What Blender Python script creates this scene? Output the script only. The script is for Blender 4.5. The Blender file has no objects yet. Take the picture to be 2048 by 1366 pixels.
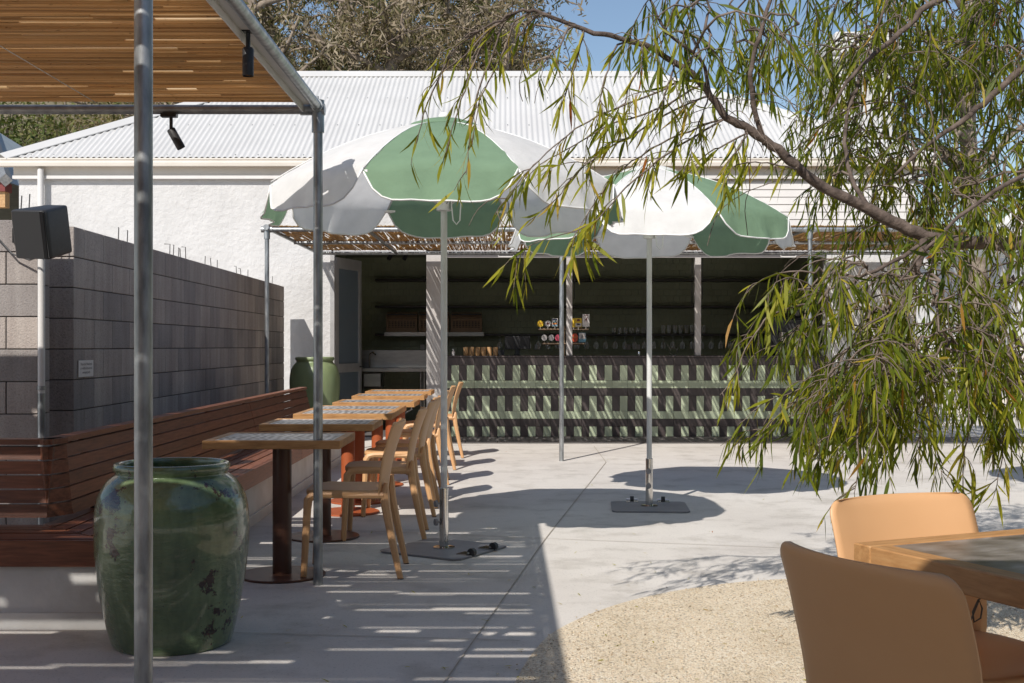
import bpy, bmesh, math, random
from mathutils import Vector, Matrix, noise
R = math.radians
random.seed(7)
scn = bpy.context.scene
COL = scn.collection

# ------------------------------------------------------------------ camera, sky, sun, exposure
F, CX, CY, H = 2400.0, 1010.0, 692.0, 1.22          # focal length and principal point in photo pixels, eye height
cam_d = bpy.data.cameras.new('camera'); cam = bpy.data.objects.new('camera', cam_d); COL.objects.link(cam)
cam.location = (0, 0, H); cam.rotation_euler = (R(90), 0, 0)
cam_d.sensor_width = 36; cam_d.lens = F / 2048 * 36
cam_d.shift_x = (1024 - CX) / 2048; cam_d.shift_y = (CY - 683) / 2048
cam_d.clip_start = 0.05; cam_d.clip_end = 2000
scn.camera = cam

SUN_EL, SUN_AZ = 42.6, 206.0                         # azimuth clockwise from +Y
world = bpy.data.worlds.new('World'); scn.world = world; world.use_nodes = True
wn = world.node_tree.nodes; wl = world.node_tree.links
bg = wn['Background']; sky = wn.new('ShaderNodeTexSky'); sky.sky_type = 'NISHITA'; sky.sun_disc = False
sky.sun_elevation = R(SUN_EL); sky.sun_rotation = R(SUN_AZ); sky.air_density = 1.0; sky.dust_density = 0.6; sky.ozone_density = 1.0
wl.new(sky.outputs[0], bg.inputs[0]); bg.inputs[1].default_value = 0.114
sun_d = bpy.data.lights.new('sun', 'SUN'); sun_d.energy = 4.9; sun_d.angle = R(0.53); sun_d.color = (1.0, 0.955, 0.89)
sun = bpy.data.objects.new('sun', sun_d); COL.objects.link(sun)
_az = R(SUN_AZ); _el = R(SUN_EL)
to_sun = Vector((math.sin(_az) * math.cos(_el), math.cos(_az) * math.cos(_el), math.sin(_el)))
sun.rotation_euler = to_sun.to_track_quat('Z', 'Y').to_euler(); sun.location = to_sun * 30
scn.view_settings.view_transform = 'Standard'; scn.view_settings.look = 'None'
scn.view_settings.exposure = 0.03; scn.view_settings.gamma = 1.0; scn.view_settings.use_curve_mapping = False
scn.render.engine = 'CYCLES'
scn.cycles.use_denoising = True
scn.cycles.max_bounces = 8; scn.cycles.transparent_max_bounces = 12
scn.cycles.sample_clamp_indirect = 6

def P(px, py, D):                                    # a photo direction at distance D, as a point of the place
    return Vector(((px - CX) / F * D, D, H - (py - CY) / F * D))
def G(px, py, z=0.0):                                # a photo direction met with the ground
    D = F * (H - z) / (py - CY)
    return Vector(((px - CX) / F * D, D, z))

# ------------------------------------------------------------------ helpers
def tag(o, label=None, cat=None, group=None, kind=None):
    if label: o['label'] = label
    if cat: o['category'] = cat
    if group: o['group'] = group
    if kind: o['kind'] = kind
    return o
def empty(name, loc=(0, 0, 0), rz=0.0, label=None, cat=None, group=None):
    o = bpy.data.objects.new(name, None); COL.objects.link(o)
    o.location = loc; o.rotation_euler = (0, 0, rz); o.empty_display_size = .1
    return tag(o, label, cat, group)
def link(name, me, parent=None, world=False):
    o = bpy.data.objects.new(name, me); COL.objects.link(o)
    if parent is not None:
        o.parent = parent
        if world: o.matrix_parent_inverse = wmat(parent).inverted()
    return o
def wmat(o):
    m = Matrix.LocRotScale(o.location, o.rotation_euler, o.scale)
    if o.parent is not None: m = wmat(o.parent) @ o.matrix_parent_inverse @ m
    return m
def copy_tree(o, parent=None):
    c = o.copy(); COL.objects.link(c); c.parent = parent
    if parent is not None: c.matrix_parent_inverse = o.matrix_parent_inverse.copy()
    for ch in list(o.children): copy_tree(ch, c)
    return c

class MB:
    def __init__(s): s.v = []; s.f = []; s.c = None
    def add(s, vs, fs):
        b = len(s.v); s.v.extend([tuple(v) for v in vs]); s.f.extend([tuple(i + b for i in f) for f in fs]); return s
    def box(s, x0, x1, y0, y1, z0, z1, m=None):
        vs = [Vector(p) for p in ((x0,y0,z0),(x1,y0,z0),(x1,y1,z0),(x0,y1,z0),(x0,y0,z1),(x1,y0,z1),(x1,y1,z1),(x0,y1,z1))]
        if m is not None: vs = [m @ v for v in vs]
        return s.add(vs, ((0,3,2,1),(4,5,6,7),(0,1,5,4),(1,2,6,5),(2,3,7,6),(3,0,4,7)))
    def bbox(s, x0, x1, y0, y1, z0, z1, b=.004, m=None):          # chamfered box
        xs, ys, zs = (x0, x1), (y0, y1), (z0, z1); idx = {}; vs = []
        for i in (0, 1):
            for j in (0, 1):
                for k in (0, 1):
                    sx, sy, sz = (1, -1)[i], (1, -1)[j], (1, -1)[k]
                    for a in range(3):
                        p = Vector((xs[i], ys[j], zs[k])) + Vector((sx*b if a != 0 else 0, sy*b if a != 1 else 0, sz*b if a != 2 else 0))
                        idx[i, j, k, a] = len(vs); vs.append(p if m is None else m @ p)
        fs = []
        for a in range(3):
            o1, o2 = (a + 1) % 3, (a + 2) % 3
            for e in (0, 1):
                q = []
                for (p1, p2) in ((0,0),(1,0),(1,1),(0,1)):
                    t = [0,0,0]; t[a] = e; t[o1] = p1; t[o2] = p2; q.append(idx[t[0],t[1],t[2],a])
                fs.append(q if e else q[::-1])
            for p1 in (0, 1):                                      # edges along axis a
                for p2 in (0, 1):
                    t0 = [0,0,0]; t1 = [0,0,0]; t0[a] = 0; t1[a] = 1
                    for t in (t0, t1): t[o1] = p1; t[o2] = p2
                    q = [idx[(*t0, o1)], idx[(*t1, o1)], idx[(*t1, o2)], idx[(*t0, o2)]]
                    fs.append(q if p1 == p2 else q[::-1])
        for i in (0, 1):
            for j in (0, 1):
                for k in (0, 1):
                    q = [idx[i,j,k,0], idx[i,j,k,1], idx[i,j,k,2]]
                    fs.append(q if (i + j + k) % 2 else q[::-1])
        return s.add(vs, fs)
    def tube(s, pts, r, n=8, cap=True, square=False, flat=1.0):
        pts = [Vector(p) for p in pts]; L = len(pts)
        rs = r if isinstance(r, (list, tuple)) else [r] * L
        vs = []; up = None
        for i, p in enumerate(pts):
            t = (pts[min(i+1, L-1)] - pts[max(i-1, 0)])
            t = t.normalized() if t.length > 1e-9 else Vector((0,0,1))
            if up is None:
                up = Vector((0,0,1)) if abs(t.z) < .9 else Vector((0,1,0))
            up = (up - t * up.dot(t)); up = up.normalized() if up.length > 1e-6 else t.orthogonal().normalized()
            sd = t.cross(up)
            for k in range(n):
                a = 2 * math.pi * (k + (.5 if square else 0)) / n
                vs.append(p + (sd * math.cos(a) + up * math.sin(a) * flat) * rs[i])
        fs = []
        for i in range(L - 1):
            for k in range(n):
                k2 = (k + 1) % n
                fs.append((i*n+k, i*n+k2, (i+1)*n+k2, (i+1)*n+k))
        if cap:
            fs.append(tuple(range(n))[::-1]); fs.append(tuple((L-1)*n + k for k in range(n)))
        return s.add(vs, fs)
    def lathe(s, prof, n=24, o=(0,0,0), cap0=True, cap1=True):
        o = Vector(o); vs = []; L = len(prof)
        for (r, z) in prof:
            for k in range(n):
                a = 2 * math.pi * k / n; vs.append(o + Vector((r*math.cos(a), r*math.sin(a), z)))
        fs = [(i*n+k, i*n+(k+1)%n, (i+1)*n+(k+1)%n, (i+1)*n+k) for i in range(L-1) for k in range(n)]
        if cap0: fs.append(tuple(range(n))[::-1])
        if cap1: fs.append(tuple((L-1)*n+k for k in range(n)))
        return s.add(vs, fs)
    def grid(s, fn, nu, nv):
        vs = [fn(i / nu, j / nv) for j in range(nv + 1) for i in range(nu + 1)]
        return s.add(vs, [(j*(nu+1)+i, j*(nu+1)+i+1, (j+1)*(nu+1)+i+1, (j+1)*(nu+1)+i) for j in range(nv) for i in range(nu)])
    def slab(s, fn, off, nu, nv):                                   # a grid with thickness: fn(u,v) front, off(u,v) back
        A = [fn(i/nu, j/nv) for j in range(nv+1) for i in range(nu+1)]; B = [off(i/nu, j/nv) for j in range(nv+1) for i in range(nu+1)]
        n = len(A); w = nu + 1; fs = []
        for j in range(nv):
            for i in range(nu):
                q = (j*w+i, j*w+i+1, (j+1)*w+i+1, (j+1)*w+i); fs.append(q); fs.append(tuple(n + k for k in q[::-1]))
        rim = [i for i in range(w)] + [j*w+nu for j in range(1, nv+1)] + [nv*w+i for i in range(nu-1, -1, -1)] + [j*w for j in range(nv-1, 0, -1)]
        for a, b in zip(rim, rim[1:] + rim[:1]): fs.append((b, a, n + a, n + b))
        return s.add(A + B, fs)
    def prism(s, poly, z0, z1, m=None):
        n = len(poly); vs = [Vector((x, y, z0)) for x, y in poly] + [Vector((x, y, z1)) for x, y in poly]
        if m is not None: vs = [m @ v for v in vs]
        return s.add(vs, [tuple(range(n))[::-1], tuple(range(n, 2*n))] + [(i, (i+1) % n, n + (i+1) % n, n + i) for i in range(n)])
    def mesh(s, name, m=None, smooth=False):
        me = bpy.data.meshes.new(name); me.from_pydata(s.v, [], s.f)
        if m: me.materials.append(m)
        if smooth:
            me.polygons.foreach_set('use_smooth', [True] * len(me.polygons))
            if smooth != 'all':
                try: me.set_sharp_from_angle(angle=R(38))
                except Exception: pass
        me.update(); return me
    def build(s, name, m, parent=None, world=False, smooth=False, fix=False):
        me = s.mesh(name, m, smooth)
        if fix:
            bm = bmesh.new(); bm.from_mesh(me); bmesh.ops.recalc_face_normals(bm, faces=bm.faces); bm.to_mesh(me); bm.free()
        return link(name, me, parent, world)

def soften(o, w, seg=3, ang=25):
    bm = bmesh.new(); bm.from_mesh(o.data); bmesh.ops.remove_doubles(bm, verts=bm.verts, dist=1e-5)
    ed = [e for e in bm.edges if len(e.link_faces) == 2 and e.calc_face_angle(0) > R(ang)]
    bmesh.ops.bevel(bm, geom=ed, offset=w, segments=seg, affect='EDGES', profile=.6); bm.to_mesh(o.data); bm.free()
    o.data.polygons.foreach_set('use_smooth', [True] * len(o.data.polygons)); return o
# ------------------------------------------------------------------ materials
def srgb(r, g, b):
    f = lambda c: (c / 255 / 12.92) if c / 255 <= .04045 else ((c / 255 + .055) / 1.055) ** 2.4
    return (f(r), f(g), f(b))
def newmat(name):
    m = bpy.data.materials.new(name); m.use_nodes = True
    return m, m.node_tree.nodes, m.node_tree.links, m.node_tree.nodes['Principled BSDF']
def coords(N, L, mode, stretch):
    if mode == 'pos': src = N.new('ShaderNodeNewGeometry').outputs['Position']
    else: src = N.new('ShaderNodeTexCoord').outputs['Object']
    mp = N.new('ShaderNodeMapping'); mp.inputs['Scale'].default_value = stretch
    L.new(src, mp.inputs[0]); return mp.outputs[0]
def noise_tex(N, L, vec, scale, detail=4, rough=.55):
    t = N.new('ShaderNodeTexNoise'); t.inputs['Scale'].default_value = scale; t.inputs['Detail'].default_value = detail
    t.inputs['Roughness'].default_value = rough; L.new(vec, t.inputs['Vector']); return t.outputs['Fac']
def ramp(N, L, fac, stops):
    r = N.new('ShaderNodeValToRGB'); e = r.color_ramp.elements
    while len(e) < len(stops): e.new(.5)
    for el, (p, c) in zip(e, stops):
        el.position = p; el.color = (*c, 1) if len(c) == 3 else c
    L.new(fac, r.inputs[0]); return r.outputs[0]
def mixc(N, L, fac, a, b, blend='MIX'):
    m = N.new('ShaderNodeMix'); m.data_type = 'RGBA'; m.blend_type = blend
    for sock, v in ((m.inputs[0], fac), (m.inputs[6], a), (m.inputs[7], b)):
        if isinstance(v, (int, float)): sock.default_value = v
        elif isinstance(v, tuple): sock.default_value = (*v, 1)
        else: L.new(v, sock)
    return m.outputs[2]
def bump(N, L, bsdf, h, strength=.3, dist=.01):
    b = N.new('ShaderNodeBump'); b.inputs['Strength'].default_value = strength; b.inputs['Distance'].default_value = dist
    L.new(h, b.inputs['Height']); L.new(b.outputs[0], bsdf.inputs['Normal']); return b
def mat(name, c1, c2=None, scale=6, detail=5, rough=.6, metal=0., stretch=(1,1,1), mode='pos', bstr=0., bscale=60, bdist=.004, rnd=0., coat=0., rvar=0., lo=.35, hi=.65):
    m, N, L, B = newmat(name)
    vec = coords(N, L, mode, stretch)
    col = None
    if c2 is not None:
        col = ramp(N, L, noise_tex(N, L, vec, scale, detail), [(lo, c1), (hi, c2)])
    if rnd:
        oi = N.new('ShaderNodeObjectInfo'); hs = N.new('ShaderNodeHueSaturation')
        mr = N.new('ShaderNodeMapRange'); mr.inputs[3].default_value = 1 - rnd; mr.inputs[4].default_value = 1 + rnd
        L.new(oi.outputs['Random'], mr.inputs[0]); L.new(mr.outputs[0], hs.inputs['Value'])
        if col is not None: L.new(col, hs.inputs['Color'])
        else: hs.inputs['Color'].default_value = (*c1, 1)
        col = hs.outputs[0]
    if col is not None: L.new(col, B.inputs['Base Color'])
    else: B.inputs['Base Color'].default_value = (*c1, 1)
    B.inputs['Roughness'].default_value = rough; B.inputs['Metallic'].default_value = metal
    if coat: B.inputs['Coat Weight'].default_value = coat; B.inputs['Coat Roughness'].default_value = .05
    if rvar:
        mr = N.new('ShaderNodeMapRange'); mr.inputs[3].default_value = rough - rvar; mr.inputs[4].default_value = rough + rvar
        L.new(noise_tex(N, L, vec, scale * 2, 4), mr.inputs[0]); L.new(mr.outputs[0], B.inputs['Roughness'])
    if bstr: bump(N, L, B, noise_tex(N, L, vec, bscale, 5), bstr, bdist)
    return m
def fabric(name, c, trans, weave=900):
    m, N, L, B = newmat(name); vec = coords(N, L, 'pos', (1,1,1))
    col = ramp(N, L, noise_tex(N, L, vec, 9, 4), [(.3, tuple(x * .9 for x in c)), (.7, c)])
    L.new(col, B.inputs['Base Color']); B.inputs['Roughness'].default_value = .85; B.inputs['Specular IOR Level'].default_value = .2
    bump(N, L, B, noise_tex(N, L, vec, 14, 6, .6), .4, .016)
    T = N.new('ShaderNodeBsdfTranslucent'); L.new(col, T.inputs[0])
    mx = N.new('ShaderNodeMixShader'); mx.inputs[0].default_value = trans
    L.new(B.outputs[0], mx.inputs[1]); L.new(T.outputs[0], mx.inputs[2]); L.new(mx.outputs[0], N['Material Output'].inputs[0]); return m

M = {}
# concrete paving: pale, fine aggregate, faint stains
m, N, L, B = newmat('concrete'); v = coords(N, L, 'pos', (1,1,1))
base = ramp(N, L, noise_tex(N, L, v, .9, 6, .6), [(.3, (.545,.505,.465)), (.5, (.615,.575,.53)), (.7, (.66,.62,.575))])
sp = ramp(N, L, noise_tex(N, L, v, 75, 3, .7), [(.30, (.45,.46,.47)), (.42, (1,1,1)), (.64, (1,1,1)), (.8, (1.12,1.1,1.06))])
st = ramp(N, L, noise_tex(N, L, v, 2.6, 5, .65), [(.3, (.74,.73,.71)), (.5, (1,1,1))])
c = mixc(N, L, 1., mixc(N, L, .7, base, sp, 'MULTIPLY'), st, 'MULTIPLY')
L.new(c, B.inputs['Base Color']); B.inputs['Roughness'].default_value = .75; B.inputs['Specular IOR Level'].default_value = .3
bump(N, L, B, noise_tex(N, L, v, 140, 4), .25, .004); M['concrete'] = m
# pebble gravel
m, N, L, B = newmat('gravel'); v = coords(N, L, 'pos', (1,1,1))
vo = N.new('ShaderNodeTexVoronoi'); vo.inputs['Scale'].default_value = 145; L.new(v, vo.inputs['Vector'])
sx = N.new('ShaderNodeSeparateColor'); L.new(vo.outputs['Color'], sx.inputs[0])
pc = ramp(N, L, sx.outputs[0], [(0, (.30,.24,.17)), (.12, (.66,.53,.38)), (.4, (.84,.70,.51)), (.7, (.91,.78,.59)), (.9, (.95,.88,.74)), (1., (.72,.50,.29))])
gp = ramp(N, L, vo.outputs['Distance'], [(.45, (1,1,1)), (.9, (.7,.64,.56))])
lg = ramp(N, L, noise_tex(N, L, v, 3, 4), [(.3, (.86,.84,.8)), (.6, (1,1,1))])
L.new(mixc(N, L, 1., mixc(N, L, .5, pc, gp, 'MULTIPLY'), lg, 'MULTIPLY'), B.inputs['Base Color']); B.inputs['Roughness'].default_value = .65
inv = N.new('ShaderNodeMath'); inv.operation = 'SUBTRACT'; inv.inputs[0].default_value = 1.; L.new(vo.outputs['Distance'], inv.inputs[1])
bump(N, L, B, inv.outputs[0], .9, .008); M['gravel'] = m
# roughcast white render
m, N, L, B = newmat('white_render'); v = coords(N, L, 'pos', (1,1,1))
L.new(ramp(N, L, noise_tex(N, L, v, 2.2, 5), [(.3, (.525,.515,.505)), (.65, (.58,.57,.56))]), B.inputs['Base Color']); B.inputs['Roughness'].default_value = .85
a = noise_tex(N, L, v, 13, 6, .62); bump(N, L, B, a, .55, .035); M['render'] = m
M['plinth'] = mat('painted_plinth', (.55,.53,.50), (.66,.645,.62), 4, rough=.8, bstr=.3, bscale=40, bdist=.006)
M['cream'] = mat('cream_metal', (.62,.57,.50), (.66,.61,.545), 3, rough=.45)
M['roof'] = mat('white_roof_steel', (.54,.53,.515), (.585,.575,.56), 1.2, rough=.42)
M['white_trim'] = mat('white_trim', (.60,.58,.56), (.65,.63,.61), 3, rough=.6)
M['grey_trim'] = mat('grey_frame', (.44,.41,.39), (.50,.47,.45), 5, rough=.5)
M['alu'] = mat('aluminium', (.42,.41,.40), (.48,.47,.46), 8, rough=.42, metal=.35)
M['pole'] = mat('white_pole', (.60,.60,.58), (.66,.66,.64), 8, rough=.4)
M['galv'] = mat('galvanised_steel', (.22,.23,.235), (.46,.475,.48), 26, detail=6, rough=.42, metal=.75, stretch=(1,1,.25), rvar=.1, bstr=.06, bscale=90)
M['galv_dark'] = mat('galvanised_beam', (.25,.25,.25), (.38,.38,.37), 20, rough=.5, metal=.6)
M['chrome'] = mat('chrome', (.62,.60,.57), None, rough=.12, metal=1.)
M['steel'] = mat('stainless', (.34,.325,.30), (.42,.40,.37), 30, rough=.28, metal=1., stretch=(.2,1,1))
M['black'] = mat('black_plastic', (.022,.022,.023), (.03,.03,.032), 40, rough=.5, bstr=.1, bscale=300)
M['black_metal'] = mat('black_metal', (.015,.015,.016), None, rough=.35)
M['dark_gap'] = mat('dark_joint', (.05,.047,.045), None, rough=.9)
M['plate'] = mat('base_plate_steel', (.25,.245,.25), (.30,.295,.30), 6, rough=.5, metal=.2)
M['wire'] = mat('wire', (.09,.085,.08), None, rough=.5, metal=.6)
M['cable'] = mat('steel_cable', (.5,.47,.42), None, rough=.4, metal=.7)
# concrete block
m, N, L, B = newmat('concrete_block'); v = coords(N, L, 'pos', (1,1,1))
cb = ramp(N, L, noise_tex(N, L, v, 1.7, 5), [(.3, (.31,.28,.262)), (.7, (.415,.38,.355))])
vs_ = coords(N, L, 'pos', (6,6,.5)); stn = ramp(N, L, noise_tex(N, L, vs_, 1.6, 4), [(.35, (.82,.80,.80)), (.6, (1,1,1)), (.78, (1.16,1.14,1.12))])
fin = ramp(N, L, noise_tex(N, L, v, 85, 4, .75), [(.32, (.62,.62,.62)), (.46, (1,1,1)), (.7, (1.12,1.12,1.1))])
oi = N.new('ShaderNodeObjectInfo'); rr = ramp(N, L, oi.outputs['Random'], [(0, (.76,.76,.78)), (.5, (1,.97,.95)), (1., (1.2,1.15,1.11))])
c = mixc(N, L, 1., mixc(N, L, 1., mixc(N, L, 1., cb, stn, 'MULTIPLY'), fin, 'MULTIPLY'), rr, 'MULTIPLY')
L.new(c, B.inputs['Base Color']); B.inputs['Roughness'].default_value = .9; bump(N, L, B, noise_tex(N, L, v, 85, 5, .75), .8, .010); M['block'] = m
def wood(name, a, b, c, st, mode='pos', rough=.5, rnd=.0):
    m, N, L, B = newmat(name); v = coords(N, L, mode, st)
    g = ramp(N, L, noise_tex(N, L, v, 9, 7, .62), [(.28, a), (.5, b), (.72, c)]); 
    if rnd:
        oi = N.new('ShaderNodeObjectInfo'); r2 = ramp(N, L, oi.outputs['Random'], [(0, (1-rnd,)*3), (1., (1+rnd,)*3)]); g = mixc(N, L, 1., g, r2, 'MULTIPLY')
    L.new(g, B.inputs['Base Color']); B.inputs['Roughness'].default_value = rough
    bump(N, L, B, noise_tex(N, L, v, 16, 6), .2, .003); return m
M['jarrah'] = wood('red_hardwood_y', (.10,.032,.014), (.185,.062,.028), (.27,.10,.05), (9,.7,9), rnd=.22, rough=.42)
M['jarrah_x'] = wood('red_hardwood_x', (.09,.030,.014), (.17,.057,.026), (.25,.09,.045), (.7,9,9), rnd=.2, rough=.42)
M['oak'] = wood('table_wood', (.30,.145,.05), (.42,.215,.08), (.50,.28,.115), (1.2,8,8), rough=.5, mode='obj')
M['oak_y'] = wood('table_wood_side', (.30,.145,.05), (.42,.215,.08), (.50,.28,.115), (8,1.2,8), rough=.5, mode='obj')
M['walnut'] = wood('dark_shelf', (.010,.008,.006), (.018,.014,.011), (.03,.022,.017), (.5,8,8))
M['box_wood'] = wood('kraft_wood', (.34,.19,.08), (.46,.27,.12), (.52,.33,.16), (3,3,3))
M['rust_paint_shaded'] = mat('red_oxide_paint_shaded', (.085,.036,.022), (.10,.043,.027), 5, rough=.4)  # red oxide of the two nearest pedestals, pergola shade put into the colour
M['grout'] = mat('dark_grout', (.14,.15,.10), None, rough=.9)
M['rust_paint'] = mat('red_oxide_paint', (.33,.075,.022), (.38,.092,.03), 5, rough=.5)
M['chair'] = mat('sand_plastic', (.60,.335,.155), (.625,.355,.17), 3, rough=.48, bstr=.05, bscale=500, bdist=.001)
# broken-tile inlay of the table tops
def inlay(name, stops, sx, sc, wv=.35):
    m, N, L, B = newmat(name); v = coords(N, L, 'obj', sx)
    t = noise_tex(N, L, v, sc, 8, .7); w = N.new('ShaderNodeTexWave'); w.inputs['Scale'].default_value = sc * .8; w.inputs['Distortion'].default_value = 9; w.inputs['Detail'].default_value = 4
    L.new(v, w.inputs['Vector']); k = N.new('ShaderNodeMath'); k.operation = 'MULTIPLY_ADD'; k.inputs[1].default_value = wv; L.new(w.outputs['Fac'], k.inputs[0]); L.new(t, k.inputs[2])
    L.new(ramp(N, L, k.outputs[0], stops), B.inputs['Base Color']); B.inputs['Roughness'].default_value = .32; bump(N, L, B, t, .15, .002); return m
M['inlay'] = inlay('marbled_inlay', [(.42, (.035,.03,.03)), (.56, (.16,.15,.145)), (.68, (.42,.40,.385)), (.85, (.58,.56,.54))], (1.4,3.4,1), 6)
M['inlay2'] = inlay('marbled_inlay_brown', [(.34, (.06,.045,.035)), (.50, (.15,.125,.105)), (.62, (.22,.19,.165)), (.80, (.42,.39,.36))], (.8,2.6,1), 4, .10)
# glazed jar
m, N, L, B = newmat('green_glaze'); v = coords(N, L, 'obj', (1,1,1)); vd = coords(N, L, 'obj', (1,1,.22))
g0 = ramp(N, L, noise_tex(N, L, v, 3.2, 5), [(.3, (.062,.095,.045)), (.5, (.125,.18,.088)), (.68, (.21,.275,.14))])
dr = ramp(N, L, noise_tex(N, L, vd, 26, 5), [(.35, (.72,.74,.7)), (.6, (1,1,1))]); g1 = mixc(N, L, 1., g0, dr, 'MULTIPLY')
ch = ramp(N, L, noise_tex(N, L, v, 5.2, 9, .72), [(.583, (0,0,0)), (.596, (1,1,1))]); g2 = mixc(N, L, ch, g1, (.035,.016,.010))
pk = ramp(N, L, noise_tex(N, L, v, 70, 3, .6), [(.70, (0,0,0)), (.74, (1,1,1))]); g3 = mixc(N, L, pk, g2, (.03,.04,.02))
L.new(g3, B.inputs['Base Color']); B.inputs['Roughness'].default_value = .22; B.inputs['Coat Weight'].default_value = .8; B.inputs['Coat Roughness'].default_value = .06
nb = noise_tex(N, L, coords(N, L, 'obj', (1,1,2.2)), 17, 4, .6); bump(N, L, B, nb, .5, .012); M['glaze'] = m
m, N, L, B = newmat('pale_green_glaze'); v = coords(N, L, 'obj', (1,1,.4))
g0 = ramp(N, L, noise_tex(N, L, v, 4, 5), [(.3, (.15,.20,.10)), (.7, (.24,.29,.15))]); ch = ramp(N, L, noise_tex(N, L, v, 6, 8, .7), [(.69, (0,0,0)), (.71, (1,1,1))])
L.new(mixc(N, L, ch, g0, (.04,.02,.012)), B.inputs['Base Color']); B.inputs['Roughness'].default_value = .3; bump(N, L, B, noise_tex(N, L, v, 25, 5), .2, .006); M['glaze_pale'] = m
M['tile_green'] = mat('sage_tile', (.45,.51,.35), (.49,.55,.385), 5, rough=.38, rnd=.07, bstr=.05, bscale=40)
M['tile_dark'] = mat('charcoal_tile', (.06,.047,.045), (.075,.06,.057), 6, rough=.42, rnd=.12, bstr=.05, bscale=40)
M['wall_tile'] = mat('dark_green_tile', (.25,.27,.165), (.30,.32,.20), 2.5, rough=.35, bstr=.06, bscale=9)
M['paver'] = mat('charcoal_paver', (.11,.10,.095), (.15,.135,.13), 5, rough=.7, bstr=.2, bscale=80)
M['fab_w'] = fabric('white_canvas', (.95,.935,.915), .44)
M['fab_g'] = fabric('green_canvas', (.245,.37,.24), .38)
M['piping'] = mat('white_piping', (.78,.77,.75), None, rough=.8)
M['text'] = mat('sign_ink', (.06,.05,.05), None, rough=.7)
M['sign'] = mat('sign_board', (.60,.57,.55), (.64,.61,.59), 12, rough=.6)
# bamboo
def bamboo(name, a, b, c, st, tr):
    m, N, L, B = newmat(name); v = coords(N, L, 'pos', st)
    g = ramp(N, L, noise_tex(N, L, v, 10, 6, .6), [(.4, a), (.5, b), (.6, c)])
    dk = ramp(N, L, noise_tex(N, L, coords(N, L, 'pos', tuple(3. if x < 1 else x * 3 for x in st)), 10, 3), [(.27, (.45,.4,.35)), (.37, (1,1,1))]); g = mixc(N, L, 1., g, dk, 'MULTIPLY')
    L.new(g, B.inputs['Base Color']); B.inputs['Roughness'].default_value = .5
    T = N.new('ShaderNodeBsdfTranslucent'); L.new(mixc(N, L, 1., g, (1.,.88,.68), 'MULTIPLY'), T.inputs[0]); mx = N.new('ShaderNodeMixShader'); mx.inputs[0].default_value = tr
    L.new(B.outputs[0], mx.inputs[1]); L.new(T.outputs[0], mx.inputs[2]); L.new(mx.outputs[0], N['Material Output'].inputs[0]); return m
M['bamboo'] = bamboo('bamboo_cane', (.40,.26,.12), (.59,.405,.20), (.74,.56,.33), (.05,6,1), .52)
M['reed'] = bamboo('reed_thatch', (.32,.20,.08), (.50,.34,.15), (.62,.46,.24), (7,.35,1), .45)
def leafmat(name, stops, tr, rough=.45):
    m, N, L, B = newmat(name); at = N.new('ShaderNodeAttribute'); at.attribute_name = 'tint'
    col = ramp(N, L, at.outputs['Fac'], stops); L.new(col, B.inputs['Base Color']); B.inputs['Roughness'].default_value = rough; B.inputs['Specular IOR Level'].default_value = .22
    T = N.new('ShaderNodeBsdfTranslucent'); L.new(mixc(N, L, 1., col, (1.5,1.45,.6), 'MULTIPLY'), T.inputs[0]); mx = N.new('ShaderNodeMixShader'); mx.inputs[0].default_value = tr
    L.new(B.outputs[0], mx.inputs[1]); L.new(T.outputs[0], mx.inputs[2]); L.new(mx.outputs[0], N['Material Output'].inputs[0]); return m
M['leaf'] = leafmat('willow_leaf', [(0, (.045,.07,.012)), (.3, (.11,.145,.012)), (.6, (.22,.235,.02)), (.9, (.38,.345,.035)), (.97, (.42,.30,.05)), (1., (.30,.07,.02))], .45)
M['bg_leaf'] = leafmat('dry_leaf', [(0, (.05,.055,.02)), (.3, (.10,.10,.035)), (.55, (.19,.15,.09)), (.85, (.29,.235,.165)), (1., (.34,.29,.21))], .2, .7)
M['bush_leaf'] = leafmat('bush_leaf', [(0, (.03,.05,.012)), (.4, (.075,.10,.025)), (.7, (.15,.15,.05)), (1., (.26,.20,.12))], .25, .7)
M['bark'] = mat('grey_bark', (.06,.042,.033), (.145,.108,.088), 22, detail=7, rough=.9, stretch=(1,1,1), bstr=.9, bscale=45, bdist=.01)
M['bg_bark'] = mat('dry_bark', (.15,.115,.085), (.30,.245,.19), 6, rough=.95, bstr=.6, bscale=18, bdist=.03)
M['twig'] = mat('twig_bark', (.10,.072,.055), (.20,.155,.125), 30, rough=.85)
M['crate_dark'] = mat('dark_weatherboard', (.07,.055,.045), (.10,.08,.065), 3, rough=.8, stretch=(.3,.3,8))
M['sky_blocker_hedge'] = mat('sky_blocker_green', (.03,.05,.015), (.07,.095,.03), 6, rough=.8, bstr=.9, bscale=14, bdist=.1)
# ------------------------------------------------------------------ ground
b = MB(); b.add([(-220,-60,0),(220,-60,0),(220,400,0),(-220,400,0)], [(0,1,2,3)])
tag(b.build('ground', M['concrete']), kind='structure')
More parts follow.
